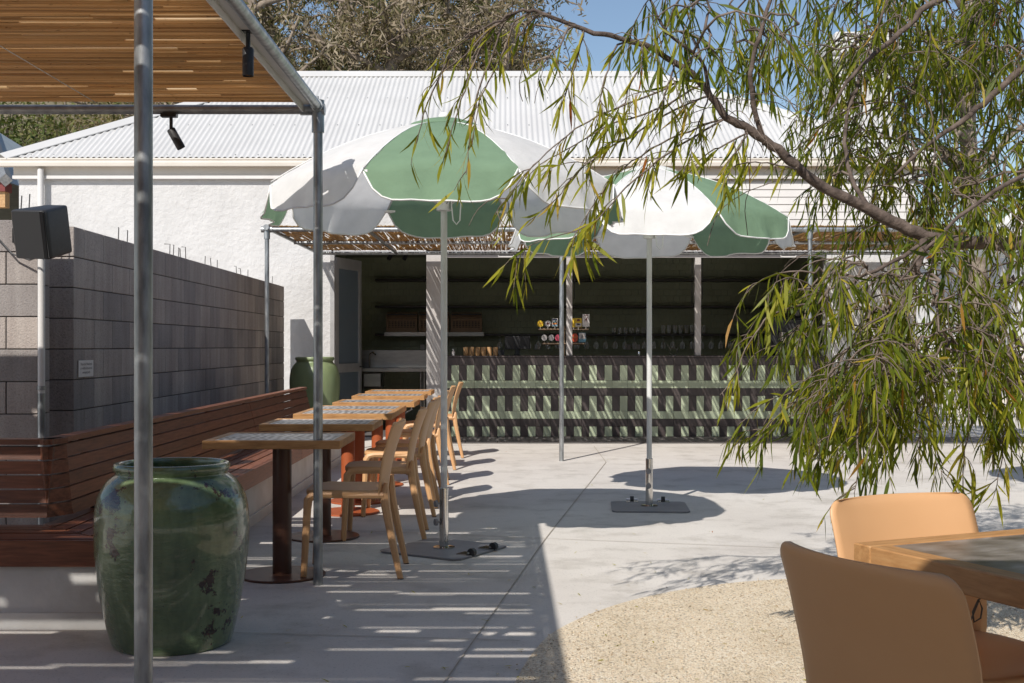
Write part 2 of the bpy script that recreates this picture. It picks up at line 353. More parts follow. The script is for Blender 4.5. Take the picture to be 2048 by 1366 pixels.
# gravel bed with a curved edge
edge = [(900,1640),(985,1450),(1030,1366),(1062,1312),(1110,1264),(1200,1222),(1300,1193),(1430,1171),(1560,1160),(1750,1156),(1950,1160),(2200,1172),(2500,1200)]
ep = [G(*e) for e in edge]; fine = []
for i in range(len(ep) - 1):
    p0, p1, p2, p3 = ep[max(i-1,0)], ep[i], ep[i+1], ep[min(i+2,len(ep)-1)]
    for k in range(6):
        t = k / 6; fine.append(.5*((2*p1) + (p2-p0)*t + (2*p0-5*p1+4*p2-p3)*t*t + (3*p1-p0-3*p2+p3)*t**3))
fine.append(ep[-1])
b = MB(); poly = [(p.x, p.y) for p in fine] + [(6.5, 4.0), (6.5, .4), (fine[0].x, .4)]
b.add([(x, y, .004) for x, y in poly], [tuple(range(len(poly)))[::-1]])
tag(b.build('gravel_bed', M['gravel'], fix=True), kind='structure')
# loose pebbles, thicker along the rim
b = MB(); rs = random.Random(3)
for i in range(2600):
    t = rs.random()
    k = min(int(t * (len(fine) - 1)), len(fine) - 2); q = fine[k].lerp(fine[k+1], rs.random())
    inward = Vector((.75, -.66, 0)); off = abs(rs.gauss(0, .9)) * (1 if rs.random() < .985 else -.06)
    q = q + inward * off; s_ = rs.uniform(.003, .0065); z = .004 + s_ * .4
    if q.y < 2: continue
    vs = [(q.x + s_*rs.uniform(.7,1.3), q.y, z), (q.x, q.y + s_, z), (q.x - s_*rs.uniform(.7,1.3), q.y, z), (q.x, q.y - s_, z), (q.x, q.y, z + s_*.6), (q.x, q.y, z - s_*.5)]
    b.add(vs, [(0,1,4),(1,2,4),(2,3,4),(3,0,4),(1,0,5),(2,1,5),(3,2,5),(0,3,5)])
tag(b.build('loose_pebbles', M['gravel'], smooth='all'), 'loose sand coloured pebbles lying on the gravel bed', kind='stuff')
# saw cuts in the concrete
def strip(name, pts, w, z, m):
    bb = MB()
    for p, q in zip(pts, pts[1:]):
        d = (q - p).normalized(); n = Vector((-d.y, d.x, 0)) * w / 2
        bb.add([(*(p-n).xy, z), (*(q-n).xy, z), (*(q+n).xy, z), (*(p+n).xy, z)], [(0,1,2,3)])
    return tag(bb.build(name, m, fix=True), kind='structure')
M['joint'] = mat('saw_cut', (.30,.26,.21), (.44,.39,.32), 14, rough=.9)
strip('paving_joint', [G(872,1390), G(1092,1077), G(1212,925), G(1188,893)], .006, .0045, M['joint'])
strip('paving_joint', [G(470,1052), G(1100,1078), G(1560,1096), G(2300,1120)], .007, .0042, M['joint'])
strip('paving_joint', [G(300,1262), G(960,1280), G(1040,1283)], .006, .0042, M['joint'])
# dark paved strip in front of the bar: separate pavers
pv = empty('paved_strip', (-.9, 15.0, 0)); pv['kind'] = 'structure'
b = MB(); b.box(-.92, 9.0, 15.0, 16.06, -.02, .003); b.build('paving_bed', M['dark_gap'], pv, True)
b = MB(); b.bbox(-.198, .198, -.171, .171, 0, .008, .002); pm = b.mesh('paver', M['paver'])
for i in range(24):
    for j in range(3):
        o = link('paver', pm, pv); o.location = (.2 + i * .402 + (.2 if j % 2 else 0), .18 + j * .35, 0)

# ------------------------------------------------------------------ bar building
FY = 16.1
bar = empty('bar_building', (0, FY, 0), 0, 'long white rendered bar building with corrugated hip roof and open servery', 'building')
XL, XR = -6.52, 5.5
OZ = 2.47
def bpart(name, m, *boxes, parent=None, bev=0):
    bb = MB()
    for x in boxes: (bb.bbox(*x, bev) if bev else bb.box(*x))
    return bb.build(name, m, parent or bar, True)
bpart('wall', M['render'], (XL, -2.33, FY, FY + .22, 0, 3.62))
bpart('wall', M['render'], (-2.33, 4.32, FY, FY + .22, OZ + .07, 3.62))
bpart('wall', M['render'], (4.32, XR, FY, FY + .22, 0, 3.62))
bpart('pillar', M['grey_trim'], (-1.055, -.835, FY - .01, FY + .2, 0, OZ), bev=.004)
bpart('wall', M['render'], (XL, XL + .22, FY + .22, 22.4, 0, 3.62)); bpart('wall', M['render'], (XR - .22, XR, FY + .22, 22.4, 0, 3.62))
# soffit mouldings under the gutter
bpart('fascia', M['cream'], (XL - .05, XR + .05, FY - .06, FY - .002, 3.50, 3.68))
bpart('moulding', M['white_trim'], (XL - .06, XR + .06, FY - .075, FY - .003, 3.455, 3.497))
# opening frame
bpart('door_head', M['white_trim'], (-2.30, -1.058, FY - .03, FY + .12, OZ, OZ + .068), bev=.004)
bpart('window_head', M['grey_trim'], (-.832, 4.32, FY - .03, FY + .12, OZ + .002, OZ + .068), bev=.003)
bpart('window_track', M['grey_trim'], (-.832, 4.315, FY + .03, FY + .1, OZ - .06, OZ))
for px in (1139, 1397):
    X = (px - CX) / F * FY
    bpart('window_mullion', M['grey_trim'], (X - .04, X + .04, FY + .03, FY + .12, 1.09, OZ - .06), bev=.004)
    t = MB(); t.tube([(X - .07, FY + .1, OZ - .06), (X - .072, FY + .1, 1.75)], .006, 6); t.tube([(X + .075, FY + .1, OZ - .06), (X + .07, FY + .1, 1.85)], .005, 6); t.build('window_stay', M['black_metal'], bar, True)
for px in (1012, 1575):
    X = (px - CX) / F * FY; t = MB(); t.tube([(X - .1, FY - .05, OZ - .0), (X - .1, FY - .05, OZ - .06), (X + .1, FY - .05, OZ - .06), (X + .1, FY - .05, OZ)], .011, 6); t.build('window_handle', M['white_trim'], bar, True)
# inside room
IY = 18.9
bpart('room_ceiling', M['grey_trim'], (-2.6, 4.6, FY + .221, IY + .2, 2.66, 2.7))
bpart('room_floor', M['paver'], (-2.6, 4.6, FY + .0, IY, .001, .012))
bk = bpart('room_wall', M['grout'], (-2.6, 4.6, IY, IY + .1, .012, 2.66))
b = MB()
tw = .1
for j in range(27):
    for i in range(74):
        x = -2.6 + i * tw + (tw / 2 if j % 2 else 0); z = .012 + j * tw
        if x > 4.5 or z > 2.6: continue
        d = random.uniform(-.002, .002); e = random.uniform(-.002, .002)
        b.add([(x+.0015,IY-.007+d,z+.0015),(x+tw-.0015,IY-.007+e,z+.0015),(x+tw-.0015,IY-.007-d,z+tw-.0015),(x+.0015,IY-.007-e,z+tw-.0015),(x,IY,z),(x+tw,IY,z),(x+tw,IY,z+tw),(x,IY,z+tw)], [(0,1,2,3),(0,4,5,1),(1,5,6,2),(2,6,7,3),(3,7,4,0)])
tag(b.build('wall_tiles', M['wall_tile'], bk, True, fix=False), kind='stuff')
bpart('room_wall', M['wall_tile'], (-2.6, -2.5, FY + .221, IY, .012, 2.66)); bpart('room_wall', M['wall_tile'], (4.5, 4.6, FY + .221, IY, .012, 2.66))
# glazed door, swung into the room
hx, hy = -2.295, FY + .06; ex, ey = -2.045, FY + .85
dl = Vector((ex - hx, ey - hy, 0)); W = dl.length; a = math.atan2(dl.y, dl.x); Md = Matrix.Translation((hx, hy, 0)) @ Matrix.Rotation(a, 4, 'Z')
b = MB(); 
for x in ((0,.09,-.022,.022,.02,2.42), (W-.08,W,-.022,.022,.02,2.42), (.09,W-.08,-.022,.022,2.27,2.42), (.09,W-.08,-.022,.022,.02,.14), (.09,W-.08,-.024,.024,.86,.98)): b.bbox(*x, .003, Md)
door = b.build('door', M['alu'], bar, True)
m, N, L, Bs = newmat('door_glass'); Bs.inputs['Base Color'].default_value = (.20,.245,.285,1); Bs.inputs['Roughness'].default_value = .08; Bs.inputs['Coat Weight'].default_value = .5
T = N.new('ShaderNodeBsdfTransparent'); T.inputs[0].default_value = (.8,.87,.92,1); mx = N.new('ShaderNodeMixShader'); mx.inputs[0].default_value = .22; L.new(Bs.outputs[0], mx.inputs[1]); L.new(T.outputs[0], mx.inputs[2]); L.new(mx.outputs[0], N['Material Output'].inputs[0]); M['glass_door'] = m
b = MB(); b.box(.088, W-.078, -.004, .004, .98, 2.27, Md); b.box(.088, W-.078, -.004, .004, .14, .86, Md); b.build('door_glass', M['glass_door'], door, True)
b = MB(); b.tube([Md @ Vector((W-.05,-.022,.93)), Md @ Vector((W-.05,-.07,.93)), Md @ Vector((W-.16,-.07,.93))], .009, 6); b.build('door_handle', M['black_metal'], door, True)
bpart('door_jamb', M['alu'], (-2.345, -2.285, FY - .02, FY + .12, 0, OZ), bev=.004)
# corrugated hip roof
ex0, ex1, eY, eZ = -6.72, 5.72, 16.0, 3.735
kk = 3.35; rZ = 5.60
b = MB(); step = .076 / 6; n = int((ex1 - ex0) / step)
cols = []
for i in range(n + 1):
    x = ex0 + i * step; t = max(0., min(1., (x - ex0) / kk, (ex1 - x) / kk)); w = .0095 * math.sin(2 * math.pi * i / 6)
    cols.append(((x, eY, eZ + w), (x, eY + kk * t, eZ + (rZ - eZ) * t + w)))
b.add([p for c_ in cols for p in c_], [(2*i, 2*i+2, 2*i+3, 2*i+1) for i in range(n)])
b.add([(ex0,eY,eZ),(ex0+kk,eY+kk,rZ),(ex0,eY+2*kk,eZ),(ex1,eY,eZ),(ex1-kk,eY+kk,rZ),(ex1,eY+2*kk,eZ)], [(0,1,2),(3,5,4),(1,4,5,2)])
roof = b.build('roof', M['roof'], bar, True, smooth='all')
def cap(p, q, nl, nr, w=.16):
    bb = MB(); p, q = Vector(p), Vector(q); d = (q - p).normalized(); up = Vector((0,0,1)); up = (up - d*up.dot(d)).normalized()
    L_ = [p + nl*w + up*.024, p + up*.055, p + nr*w + up*.024, q + nr*w + up*.024, q + up*.055, q + nl*w + up*.024]
    L2 = [v - up*.012 for v in L_]
    bb.add(L_ + L2, [(0,1,4,5),(1,2,3,4),(6,11,10,7),(7,10,9,8),(0,5,11,6),(2,8,9,3),(0,6,7,1),(1,7,8,2),(3,9,10,4),(4,10,11,5)])
    return bb
sl = math.atan2(rZ - eZ, kk)
A0, A1 = Vector((ex0,eY,eZ)), Vector((ex0+kk,eY+kk,rZ)); C0, C1 = Vector((ex1,eY,eZ)), Vector((ex1-kk,eY+kk,rZ))
fn = Vector((0,-math.cos(sl),-math.sin(sl))); 
cap(A1, C1, fn, Vector((0,math.cos(sl),-math.sin(sl)))).build('ridge_cap', M['roof'], roof, True, fix=True)
def hipdir(P0, P1, face_n):
    d = (P1 - P0).normalized(); return d.cross(face_n).normalized()
nF = Vector((0,-math.sin(sl),math.cos(sl))); nLf = Vector((-math.sin(sl),0,math.cos(sl))); nRt = Vector((math.sin(sl),0,math.cos(sl)))
h1 = hipdir(A0, A1, nF); h1 = h1 if h1.x > 0 or h1.y < 0 else -h1
h2 = -hipdir(A0, A1, nLf) if hipdir(A0, A1, nLf).y < 0 else hipdir(A0, A1, nLf)
cap(A0, A1, h1, h2, .15).build('hip_cap', M['roof'], roof, True, fix=True)
h3 = hipdir(C0, C1, nF); h3 = h3 if h3.x < 0 or h3.y < 0 else -h3
h4 = hipdir(C0, C1, nRt); h4 = h4 if h4.y > 0 else -h4
cap(C0, C1, h3, h4, .15).build('hip_cap', M['roof'], roof, True, fix=True)
# gutter
prof = [(-.125,.0),(-.13,.045),(-.115,.06),(-.115,.075),(-.125,.085),(-.125,.105),(-.11,.105),(-.11,.02),(-.0,.02),(.0,.0)]
b = MB(); vs = []
for x in (ex0 - .02, ex1 + .02):
    vs += [(x, eY + .042 + py, eZ - .125 + pz) for py, pz in prof]
k = len(prof); b.add(vs, [(i, (i+1) % k, k + (i+1) % k, k + i) for i in range(k)] + [tuple(range(k)), tuple(range(k, 2*k))[::-1]])
b.build('gutter', M['cream'], bar, True, fix=True)
b = MB(); rs_ = random.Random(4)
for row, t in enumerate((.02, .34, .67, .97)):
    for i in range(4, n, 24):
        x = ex0 + (i + 1.5) * step
        if t < min(1., (x - ex0) / kk, (ex1 - x) / kk) - .02: b.box(x-.007, x+.007, eY + kk*t - .007, eY + kk*t + .007, eZ + (rZ-eZ)*t + .005, eZ + (rZ-eZ)*t + .017)
tag(b.build('roof_screws', M['galv'], roof, True), kind='stuff')
b = MB(); X = (82 - CX) / F * 16.0; b.tube([(X, 15.99, 3.58), (X, 15.99, .05)], .042, 14); b.build('downpipe', M['white_trim'], bar, True, smooth=True)
b = MB(); b.box(XL+.02, XR-.02, FY + .23, 22.2, 3.60, 3.64); b.build('ceiling_board', M['white_trim'], bar, True)
# weatherboards above the servery on the right
for i in range(8):
    z = 2.62 + i * .1; b = MB(); b.add([(2.6,FY-.024,z),(XR,FY-.024,z),(XR,FY-.012,z+.104),(2.6,FY-.012,z+.104),(2.6,FY-.001,z),(XR,FY-.001,z),(XR,FY-.001,z+.104),(2.6,FY-.001,z+.104)], [(0,1,2,3),(0,4,5,1),(1,5,6,2),(2,6,7,3),(3,7,4,0)]); b.build('weatherboard', M['white_trim'], bar, True)
# chimney
chx, chy = (1712 - CX) / F * 18.2, 18.2
ch = empty('chimney', (chx, chy, 4.2), 0, 'white rendered chimney with stepped cornice behind the tree', 'chimney')
b = MB(); b.bbox(-.42, .42, -.42, .42, -.6, 1.15, .01); b.build('shaft', M['render'], ch)
b = MB()
for w, z0, z1 in ((.47, 1.151, 1.22), (.53, 1.221, 1.31), (.58, 1.311, 1.43), (.52, 1.431, 1.52), (.43, 1.521, 1.68)): b.bbox(-w, w, -w, w, z0, z1, .02)
b.build('cornice', M['render'], ch)

# ------------------------------------------------------------------ bar counter, tile by tile
CY0 = FY - .035
cnt = empty('bar_counter', (-.82, CY0, 0), 0, 'long bar counter faced in sage green and charcoal tiles in a woven pattern', 'counter')
cx0, cx1 = -.82, 4.28; u = .1025; top = 1.085
b = MB(); b.box(cx0, cx1, CY0 + .008, FY + .62, .013, top - .02); b.build('core', M['dark_gap'], cnt, True)
b = MB(); b.bbox(cx0 - .012, cx1, CY0 - .012, FY + .66, top - .019, top + .004, .003); b.build('counter_top', M['tile_dark'], cnt, True)
def tilemesh(w, h, m): b = MB(); b.bbox(.0012, w - .0012, 0, .008, .0012, h - .0012, .0016); return b.mesh('tile', m)
TH = {(k): tilemesh(2*u, u, M[k]) for k in ('tile_green', 'tile_dark')}; TV = {k: tilemesh(u, 2*u, M[k]) for k in ('tile_green', 'tile_dark')}
zb = top - .02 - 10 * u; TC = {k: tilemesh(u, u + zb - .008, M[k]) for k in ('tile_green', 'tile_dark')}
ncol = int((cx1 - cx0) / u + .01)
z = top - .02
for kind, col in (('h','tile_dark'), ('v',0), ('h','tile_green'), ('h','tile_dark'), ('v',0), ('h','tile_green'), ('h','tile_dark'), ('c',0)):
    if kind == 'h':
        z -= u
        for i in range(0, ncol, 2):
            o = link('tile', TH[col], cnt); o.location = (i * u, -random.uniform(0,.0012), z)
    elif kind == 'v':
        z -= 2 * u
        for i in range(ncol):
            o = link('tile', TV['tile_green' if i % 2 else 'tile_dark'], cnt); o.location = (i * u, -random.uniform(0,.0012), z)
    else:
        z -= u + zb - .008
        for i in range(ncol):
            o = link('tile', TC['tile_green' if i % 2 else 'tile_dark'], cnt); o.location = (i * u, -random.uniform(0,.0012), z)

# ------------------------------------------------------------------ concrete block walls
def block_run(root, p0, p1, courses, off0, z0=0.0):
    """stretcher bond from p0 to p1 (face line), blocks 0.39 x 0.19 x 0.19 behind the line (to the left of travel)"""
    d = (p1 - p0); Ltot = d.length; d = d.normalized(); ang = math.atan2(d.y, d.x)
    cache = {}
    for j in range(courses):
        s = -(.2 if (j + off0) % 2 else 0.)
        while s < Ltot - .02:
            a0, a1 = max(s, 0), min(s + .4, Ltot)
            ln = round(a1 - a0, 3)
            if ln > .03:
                if ln not in cache:
                    b = MB(); b.bbox(.0035, ln - .0035, .0, .19, .003, .197, .0035); cache[ln] = b.mesh('block', M['block'])
                o = link('block', cache[ln], root); q = p0 + d * a0; o.location = q - Vector(root.location) + Vector((0,0,z0 + j*.2)) - Vector((0,0,root.location.z)) * 0; o.rotation_euler = (random.gauss(0,.0012), 0, ang + random.gauss(0, .001))
            s += .4
    b = MB(); nrm = Vector((-d.y, d.x, 0)); q = [p0 + nrm*.008 + d*.014, p1 + nrm*.008 - d*.014, p1 + nrm*.182 - d*.014, p0 + nrm*.182 + d*.014]
    b.prism([(v.x, v.y) for v in q], .0, courses * .2 - .006); b.build('mortar', M['dark_gap'], root, True)
wl_ = empty('block_wall', (-2.80, 7.79, 0), 0, 'long grey concrete block wall running back beside the slatted bench', 'wall')
block_run(wl_, Vector((-2.80, 7.79, 0)), Vector((-2.89, 15.70, 0)), 10, 0)
for px, h_, ln in ((165,0,.0),(248,.10,0),(266,.10,.0),(353,.10,.05),(360,.10,.0),(371,.09,.0),(375,.09,.02),(386,.12,.04),(425,.09,0),(438,.09,.0),(450,.09,0),(490,.09,.03),(499,.08,.03),(513,.09,0),(550,.09,0),(562,.1,0)):
    D = F * 2.84 / (CX - px); 
    if h_ == 0: continue
    b = MB(); x = -2.87 - (D - 7.79) * .0114; b.tube([(x, D, 1.98), (x + random.uniform(-.008,.008), D, 2.0 + h_), (x - ln, D + ln*.3, 2.0 + h_ + .004)], .004, 5); b.build('tie_wire', M['wire'], wl_, True)
pr = empty('block_pier', (-4.477, 7.40, 0), 0, 'sunlit grey block wall face behind the black loudspeaker', 'wall')
block_run(pr, Vector((-4.477, 7.40, 0)), Vector((-2.877, 7.40, 0)), 10, 1)
for x, h_ in ((-2.98,.17),(-3.03,.16),(-2.89,.1)):
    b = MB(); b.tube([(x, 7.5, 1.98), (x + .01, 7.5, 2.0 + h_)], .004, 5); b.build('tie_wire', M['wire'], pr, True)
b = MB(); b.tube([(-2.93, 7.9, 1.98), (-2.925, 7.9, 2.14)], .004, 5); b.build('tie_wire', M['wire'], wl_, True)
b = MB(); b.tube([(-2.848, 7.372, 0), (-2.848, 7.372, 1.93)], .0215, 12)
wp = b.build('white_pipe', M['white_trim'], None, smooth=True); tag(wp, 'thin white pipe standing against the block wall under the loudspeaker', 'pipe')
b = MB(); b.tube([(-2.848, 7.372, .95), (-2.848, 7.372, .975)], .026, 12); b.tube([(-2.848, 7.372, .02), (-2.848, 7.372, .93)], .0225, 12); b.build('pipe_sleeve', M['galv'], wp, smooth=True)

# ------------------------------------------------------------------ front pergola with bamboo cane roof
PX, PY, PZ = -.955, 6.13, 2.44
pg = empty('bamboo_pergola', (PX, PY, 0), 0, 'pergola of galvanised pipe roofed with bamboo canes over the bench', 'pergola')
def ppart(name, m, pts, r, n=14, parent=pg): b = MB(); b.tube(pts, r, n); return b.build(name, m, parent, True, smooth=True)
for y in (PY, 3.17, -.2): ppart('post', M['galv'], [(PX, y, 0), (PX, y, PZ - .02)], .024, 20)
for y in (PY, 2.0, -2.0): ppart('post', M['galv'], [(-4.7, y, 0), (-4.7, y, PZ - .02)], .024)
ppart('side_beam', M['galv'], [(PX, PY + .05, PZ), (PX, -2.0, PZ)], .024, 18)
ppart('end_beam', M['galv_dark'], [(PX - .05, PY, PZ - .012), (-4.8, PY, PZ - .012)], .024, 14)
ppart('cross_beam', M['galv_dark'], [(PX - .03, 1.9, PZ - .04), (-4.8, 1.9, PZ - .04)], .024)
b = MB(); b.tube([(PX, PY, PZ - .13), (PX, PY, PZ + .035)], .032, 18); b.tube([(PX, PY - .06, PZ), (PX, PY + .058, PZ)], .031, 18); b.tube([(PX - .09, PY, PZ - .012), (PX + .035, PY, PZ - .012)], .030, 18)
b.tube([(PX+.0, PY - .03, PZ + .02), (PX+.0, PY - .03, PZ + .05)], .008, 6); b.build('pipe_fitting', M['galv'], pg, True, smooth=True)
b = MB(); b.box(PX - .075, PX - .035, -2.0, PY - .03, PZ + .006, PZ + .012); b.box(PX - .075, PX - .070, -2.0, PY - .03, PZ - .03, PZ + .006); b.build('edge_angle', M['white_trim'], pg, True)
for x0, x1 in ((-1.02, -1.36), (-2.05, -2.45)):
    ppart('tension_wire', M['cable'], [(x0, PY - .05, PZ - .012), (x1 + (x1-x0)*.3, 3.0, PZ - .02)] if False else [(x0, PY - .06, PZ + .0), (x0 - .0, 0.0, PZ - .005)], .0022, 6)
def cane_mat(x0, x1, y0, y1, z, r, pitch, slots, seed, along='x', seg=.25, jit=.0012):
    rs = random.Random(seed); b = MB(); y = y0; i = 0
    ax0, ax1 = (x0, x1) if along == 'x' else (y0, y1)
    y, yend = (y0, y1) if along == 'x' else (x0, x1)
    while y < yend:
        cuts = sorted([(s, e) for (c0, c1, s, e) in slots if c0 <= y <= c1])
        spans = []; cur = ax0 + rs.uniform(-.015, .015)
        for s, e in cuts:
            if s > cur: spans.append((cur, s))
            cur = max(cur, e)
        if cur < ax1: spans.append((cur, ax1 + rs.uniform(-.015, .015)))
        rr = r * rs.uniform(.82, 1.12); zz = z + rs.uniform(-.002, .004); ph = rs.uniform(0, 6); sl_ = rs.gauss(0, .0006)
        for (s, e) in spans:
            if e - s < .03: continue
            k = max(1, int((e - s) / seg)); pts = []; rad = []
            for q in range(k + 1):
                a = s + (e - s) * q / k; w = y + jit * math.sin(a * 3.1 + ph) + sl_ * (a - ax0); h_ = zz + jit * math.sin(a * 2.3 + ph * 2)
                pts.append((a, w, h_) if along == 'x' else (w, a, h_)); rad.append(rr * (1.14 if rs.random() < .4 else 1.))
            b.tube(pts, rad, 6)
        y += pitch * rs.uniform(.9, 1.1); i += 1
    return b
rs = random.Random(21); slots = []
for i in range(350):
    y = rs.uniform(-1.8, 6.05); x = rs.uniform(-4.6, -1.0); ln = rs.choice([.12, .2, .3, .4, .55, .8]) * rs.uniform(.6, 1.2); w = rs.choice([.010, .012, .020, .021, .022, .030])
    slots.append((y, y + w, x, min(x + ln, PX - .06)))
tag(cane_mat(-4.75, PX - .04, -2.0, PY - .035, PZ + .027, .0092, .0186, slots, 5, 'x', .22).build('bamboo_canes', M['bamboo'], pg, True, smooth='all'), kind='stuff')
# unseen bay added over the viewer to shade the nearest chair
ppart('side_beam', M['galv'], [(.55, 1.02, PZ), (.55, -2.0, PZ)], .024); ppart('end_beam', M['galv_dark'], [(PX, 1.0, PZ - .012), (.6, 1.0, PZ - .012)], .024)
ppart('post', M['galv'], [(.55, -1.9, 0), (.55, -1.9, PZ - .02)], .024)
tag(cane_mat(PX - .10, .55, -2.0, .99, PZ + .050, .0092, .0186, [], 6, 'x', .3).build('bamboo_canes', M['bamboo'], pg, True, smooth='all'), kind='stuff')

# ------------------------------------------------------------------ pergola over the servery
QY = 12.72; QZ = 2.455
ps = empty('servery_pergola', (.6, QY, 0), 0, 'galvanised pipe pergola with thatched reed roof in front of the bar', 'pergola')
PXS = [(534 - CX) / F * QY, (1123 - CX) / F * QY, (1620 - CX) / F * QY, 6.2]
for x in PXS: ppart('post', M['galv'], [(x, QY, 0), (x, QY, QZ)], .024, 14, ps)
x0_, x1_ = PXS[0], 6.4
ppart('front_beam', M['galv'], [(x0_ - .03, QY, QZ + .0), (x1_, QY, QZ)], .024, 12, ps)
ppart('middle_beam', M['galv'], [(x0_, 14.35, QZ + .0), (x1_, 14.35, QZ)], .02, 12, ps)
ppart('rear_beam', M['galv'], [(x0_, 15.96, QZ + .0), (x1_, 15.96, QZ)], .024, 12, ps)
for x in PXS: 
    ppart('rafter', M['galv'], [(x, QY, QZ + .02), (x, 15.98, QZ + .02)], .022, 10, ps)
    b = MB(); b.tube([(x, QY, QZ - .1), (x, QY, QZ + .04)], .033, 12); b.tube([(x - .06, QY, QZ), (x + .06, QY, QZ)], .032, 12); b.tube([(x, QY - .05, QZ+.02), (x, QY + .07, QZ+.02)], .031, 12); b.build('pipe_fitting', M['galv'], ps, True, smooth=True)
for x in (-1.46, 1.9, 4.6): ppart('rafter', M['galv'], [(x, QY, QZ + .0), (x + .02, 15.98, QZ)], .02, 10, ps)
rs = random.Random(33); slots2 = []
for i in range(1500):
    x = rs.uniform(x0_, x1_); y = rs.uniform(QY + .1, 15.8); ln = rs.uniform(.06, .42); w = rs.choice([.003, .003, .012, .013, .022]); slots2.append((x, x + w, y, min(y + ln, 15.85)))
# bucket the slots so that each cane looks only at its own
bk_ = {}
for s in slots2:
    bk_.setdefault(int(s[0] / .1), []).append(s)
b = MB(); xx = x0_ + .02
while xx < x1_:
    loc_s = [s for k in (int(xx/.1) - 1, int(xx/.1)) for s in bk_.get(k, [])]
    c_ = cane_mat(xx, xx + .001, QY + .02, 15.93, QZ + .035 + rs.uniform(0,.006), .0066, .5, loc_s, int(xx * 1e4), 'y', .5, .002)
    b.add(c_.v, c_.f); xx += .0136
tag(b.build('thatch_reeds', M['reed'], ps, True, smooth='all'), kind='stuff')

# ------------------------------------------------------------------ neighbours and background ground
nb = empty('neighbour_house', (-10.6, 22, 0), 0, 'neighbouring house with blue grey metal roof at the far left', 'building')
b = MB(); b.box(-15, -10.0, 22, 30, 0, 3.72); b.build('wall', M['box_wood'], nb, True)
b = MB(); b.box(-15, -9.0, 21.6, 21.8, 3.72, 4.0); b.build('barge_board', M['box_wood'], nb, True)
b = MB(); b.box(-15, -8.98, 21.55, 21.85, 4.0, 4.16); b.build('red_fascia', mat('red_fascia', (.14,.02,.018), (.18,.03,.025), 4, rough=.5), nb, True)
M['blue_roof'] = mat('blue_grey_roof', (.30,.35,.37), (.40,.45,.47), 3, rough=.45, stretch=(1,6,1))
b = MB(); b.add([(-15,21.5,4.17),(-8.95,21.5,4.17),(-11.2,26,6.0),(-15,26,6.0),(-8.95,31,4.17),(-15,31,4.17)], [(0,1,2,3),(1,4,2),(3,2,4,5)]); b.build('roof', M['blue_roof'], nb, True)
b = MB(); b.tube([(-8.95,21.5,4.19),(-11.2,26,6.02)], .12, 4); b.build('hip_cap', M['galv_dark'], nb, True)
# unseen house and hedging, added behind and beside the viewer to block sky light
rh = empty('sky_blocker_house', (0, -7, 0), 0, 'unseen dark house added behind the viewer to block sky light', 'building')
b = MB(); b.box(-14, 9, -9, -7, 0, 4.2); b.build('wall', M['crate_dark'], rh, True)
b = MB(); b.slab(lambda u_, v_: (-14.4+23.8*u_, -6.6-2.9*v_, 4.25+1.5*v_), lambda u_, v_: (-14.4+23.8*u_, -6.6-2.9*v_, 4.2+1.5*v_), 1, 1); b.build('roof', M['galv_dark'], rh, True)
for x in (-9, -5, -1, 3, 7):
    b = MB(); b.box(x-.5, x+.5, -6.99, -6.95, .9, 2.1); b.build('window', M['glass_door'], rh, True)
b = MB(); b.slab(lambda u_, v_: (9.0 + .5*noise.noise(Vector((u_*30, v_*6, 1))) , -7 + 20*u_, 4.4*v_ + .3*noise.noise(Vector((u_*30, v_*6, 5)))), lambda u_, v_: (10.4 + .5*noise.noise(Vector((u_*30, v_*6, 9))) , -7 + 20*u_, 4.4*v_ + .3*noise.noise(Vector((u_*30, v_*6, 5)))), 60, 14); tag(b.build('sky_blocker_hedge', M['sky_blocker_hedge']), 'unseen tall hedging added along the right to block sky light', 'sky_blocker_hedge')
# hillside behind
M['hill'] = mat('hill_soil', (.10,.09,.045), (.20,.165,.10), .8, rough=.95, bstr=.6, bscale=3, bdist=.1)
b = MB()
def hill(u_, v_):
    x = -45 + u_ * 90; y = 27 + v_ * 60
    return (x, y, v_ * 60 * .42 * max(0., min(1., (-8 - x) / 8)) + .7 * noise.noise(Vector((x*.2, y*.2, 0))) * v_ - .2)
b.grid(hill, 60, 30); tag(b.build('hillside', M['hill'], smooth='all'), kind='structure')
# ------------------------------------------------------------------ slatted bench
SX, SY, SZ = -1.70, 5.15, .385        # front faces of the long and the short seat, seat height
BX, BYY, BZ = -2.15, 5.70, .78        # back rail of the long run, of the short run, its height
YE = 12.9
bench = empty('slatted_bench', (SX, SY, 0), 0, 'long corner bench of red hardwood slats on a white plinth by the block wall', 'bench')
b = MB(); b.prism([(-4.6,SY+.03),(SX-.03,SY+.03),(SX-.03,YE),(BX-.1,YE),(BX-.1,BYY+.12),(-4.6,BYY+.12)], 0, .268); b.build('plinth', M['plinth'], bench, True)
b = MB(); b.prism([(-4.6,SY+.012),(SX-.012,SY+.012),(SX-.012,YE),(SX-.05,YE),(SX-.05,SY+.05),(-4.6,SY+.05)], .0, .07); b.build('plinth_foot', M['plinth'], bench, True)
JY = 10.05
def slat(name, m, poly, z0, z1): b = MB(); b.prism(poly, z0, z1); return b.build(name, m, bench, True, fix=True)
w = .076; g_ = .012
slat('seat_fascia', M['jarrah'], [(SX,SY),(SX,JY-.004),(SX-.028,JY-.004),(SX-.028,SY+.028)], .272, SZ); slat('seat_fascia', M['jarrah'], [(SX,JY+.004),(SX,YE),(SX-.028,YE),(SX-.028,JY+.004)], .272, SZ)
slat('seat_fascia', M['jarrah_x'], [(-4.6,SY),(SX-.002,SY),(SX-.03,SY+.028),(-4.6,SY+.028)], .272, SZ - .001)
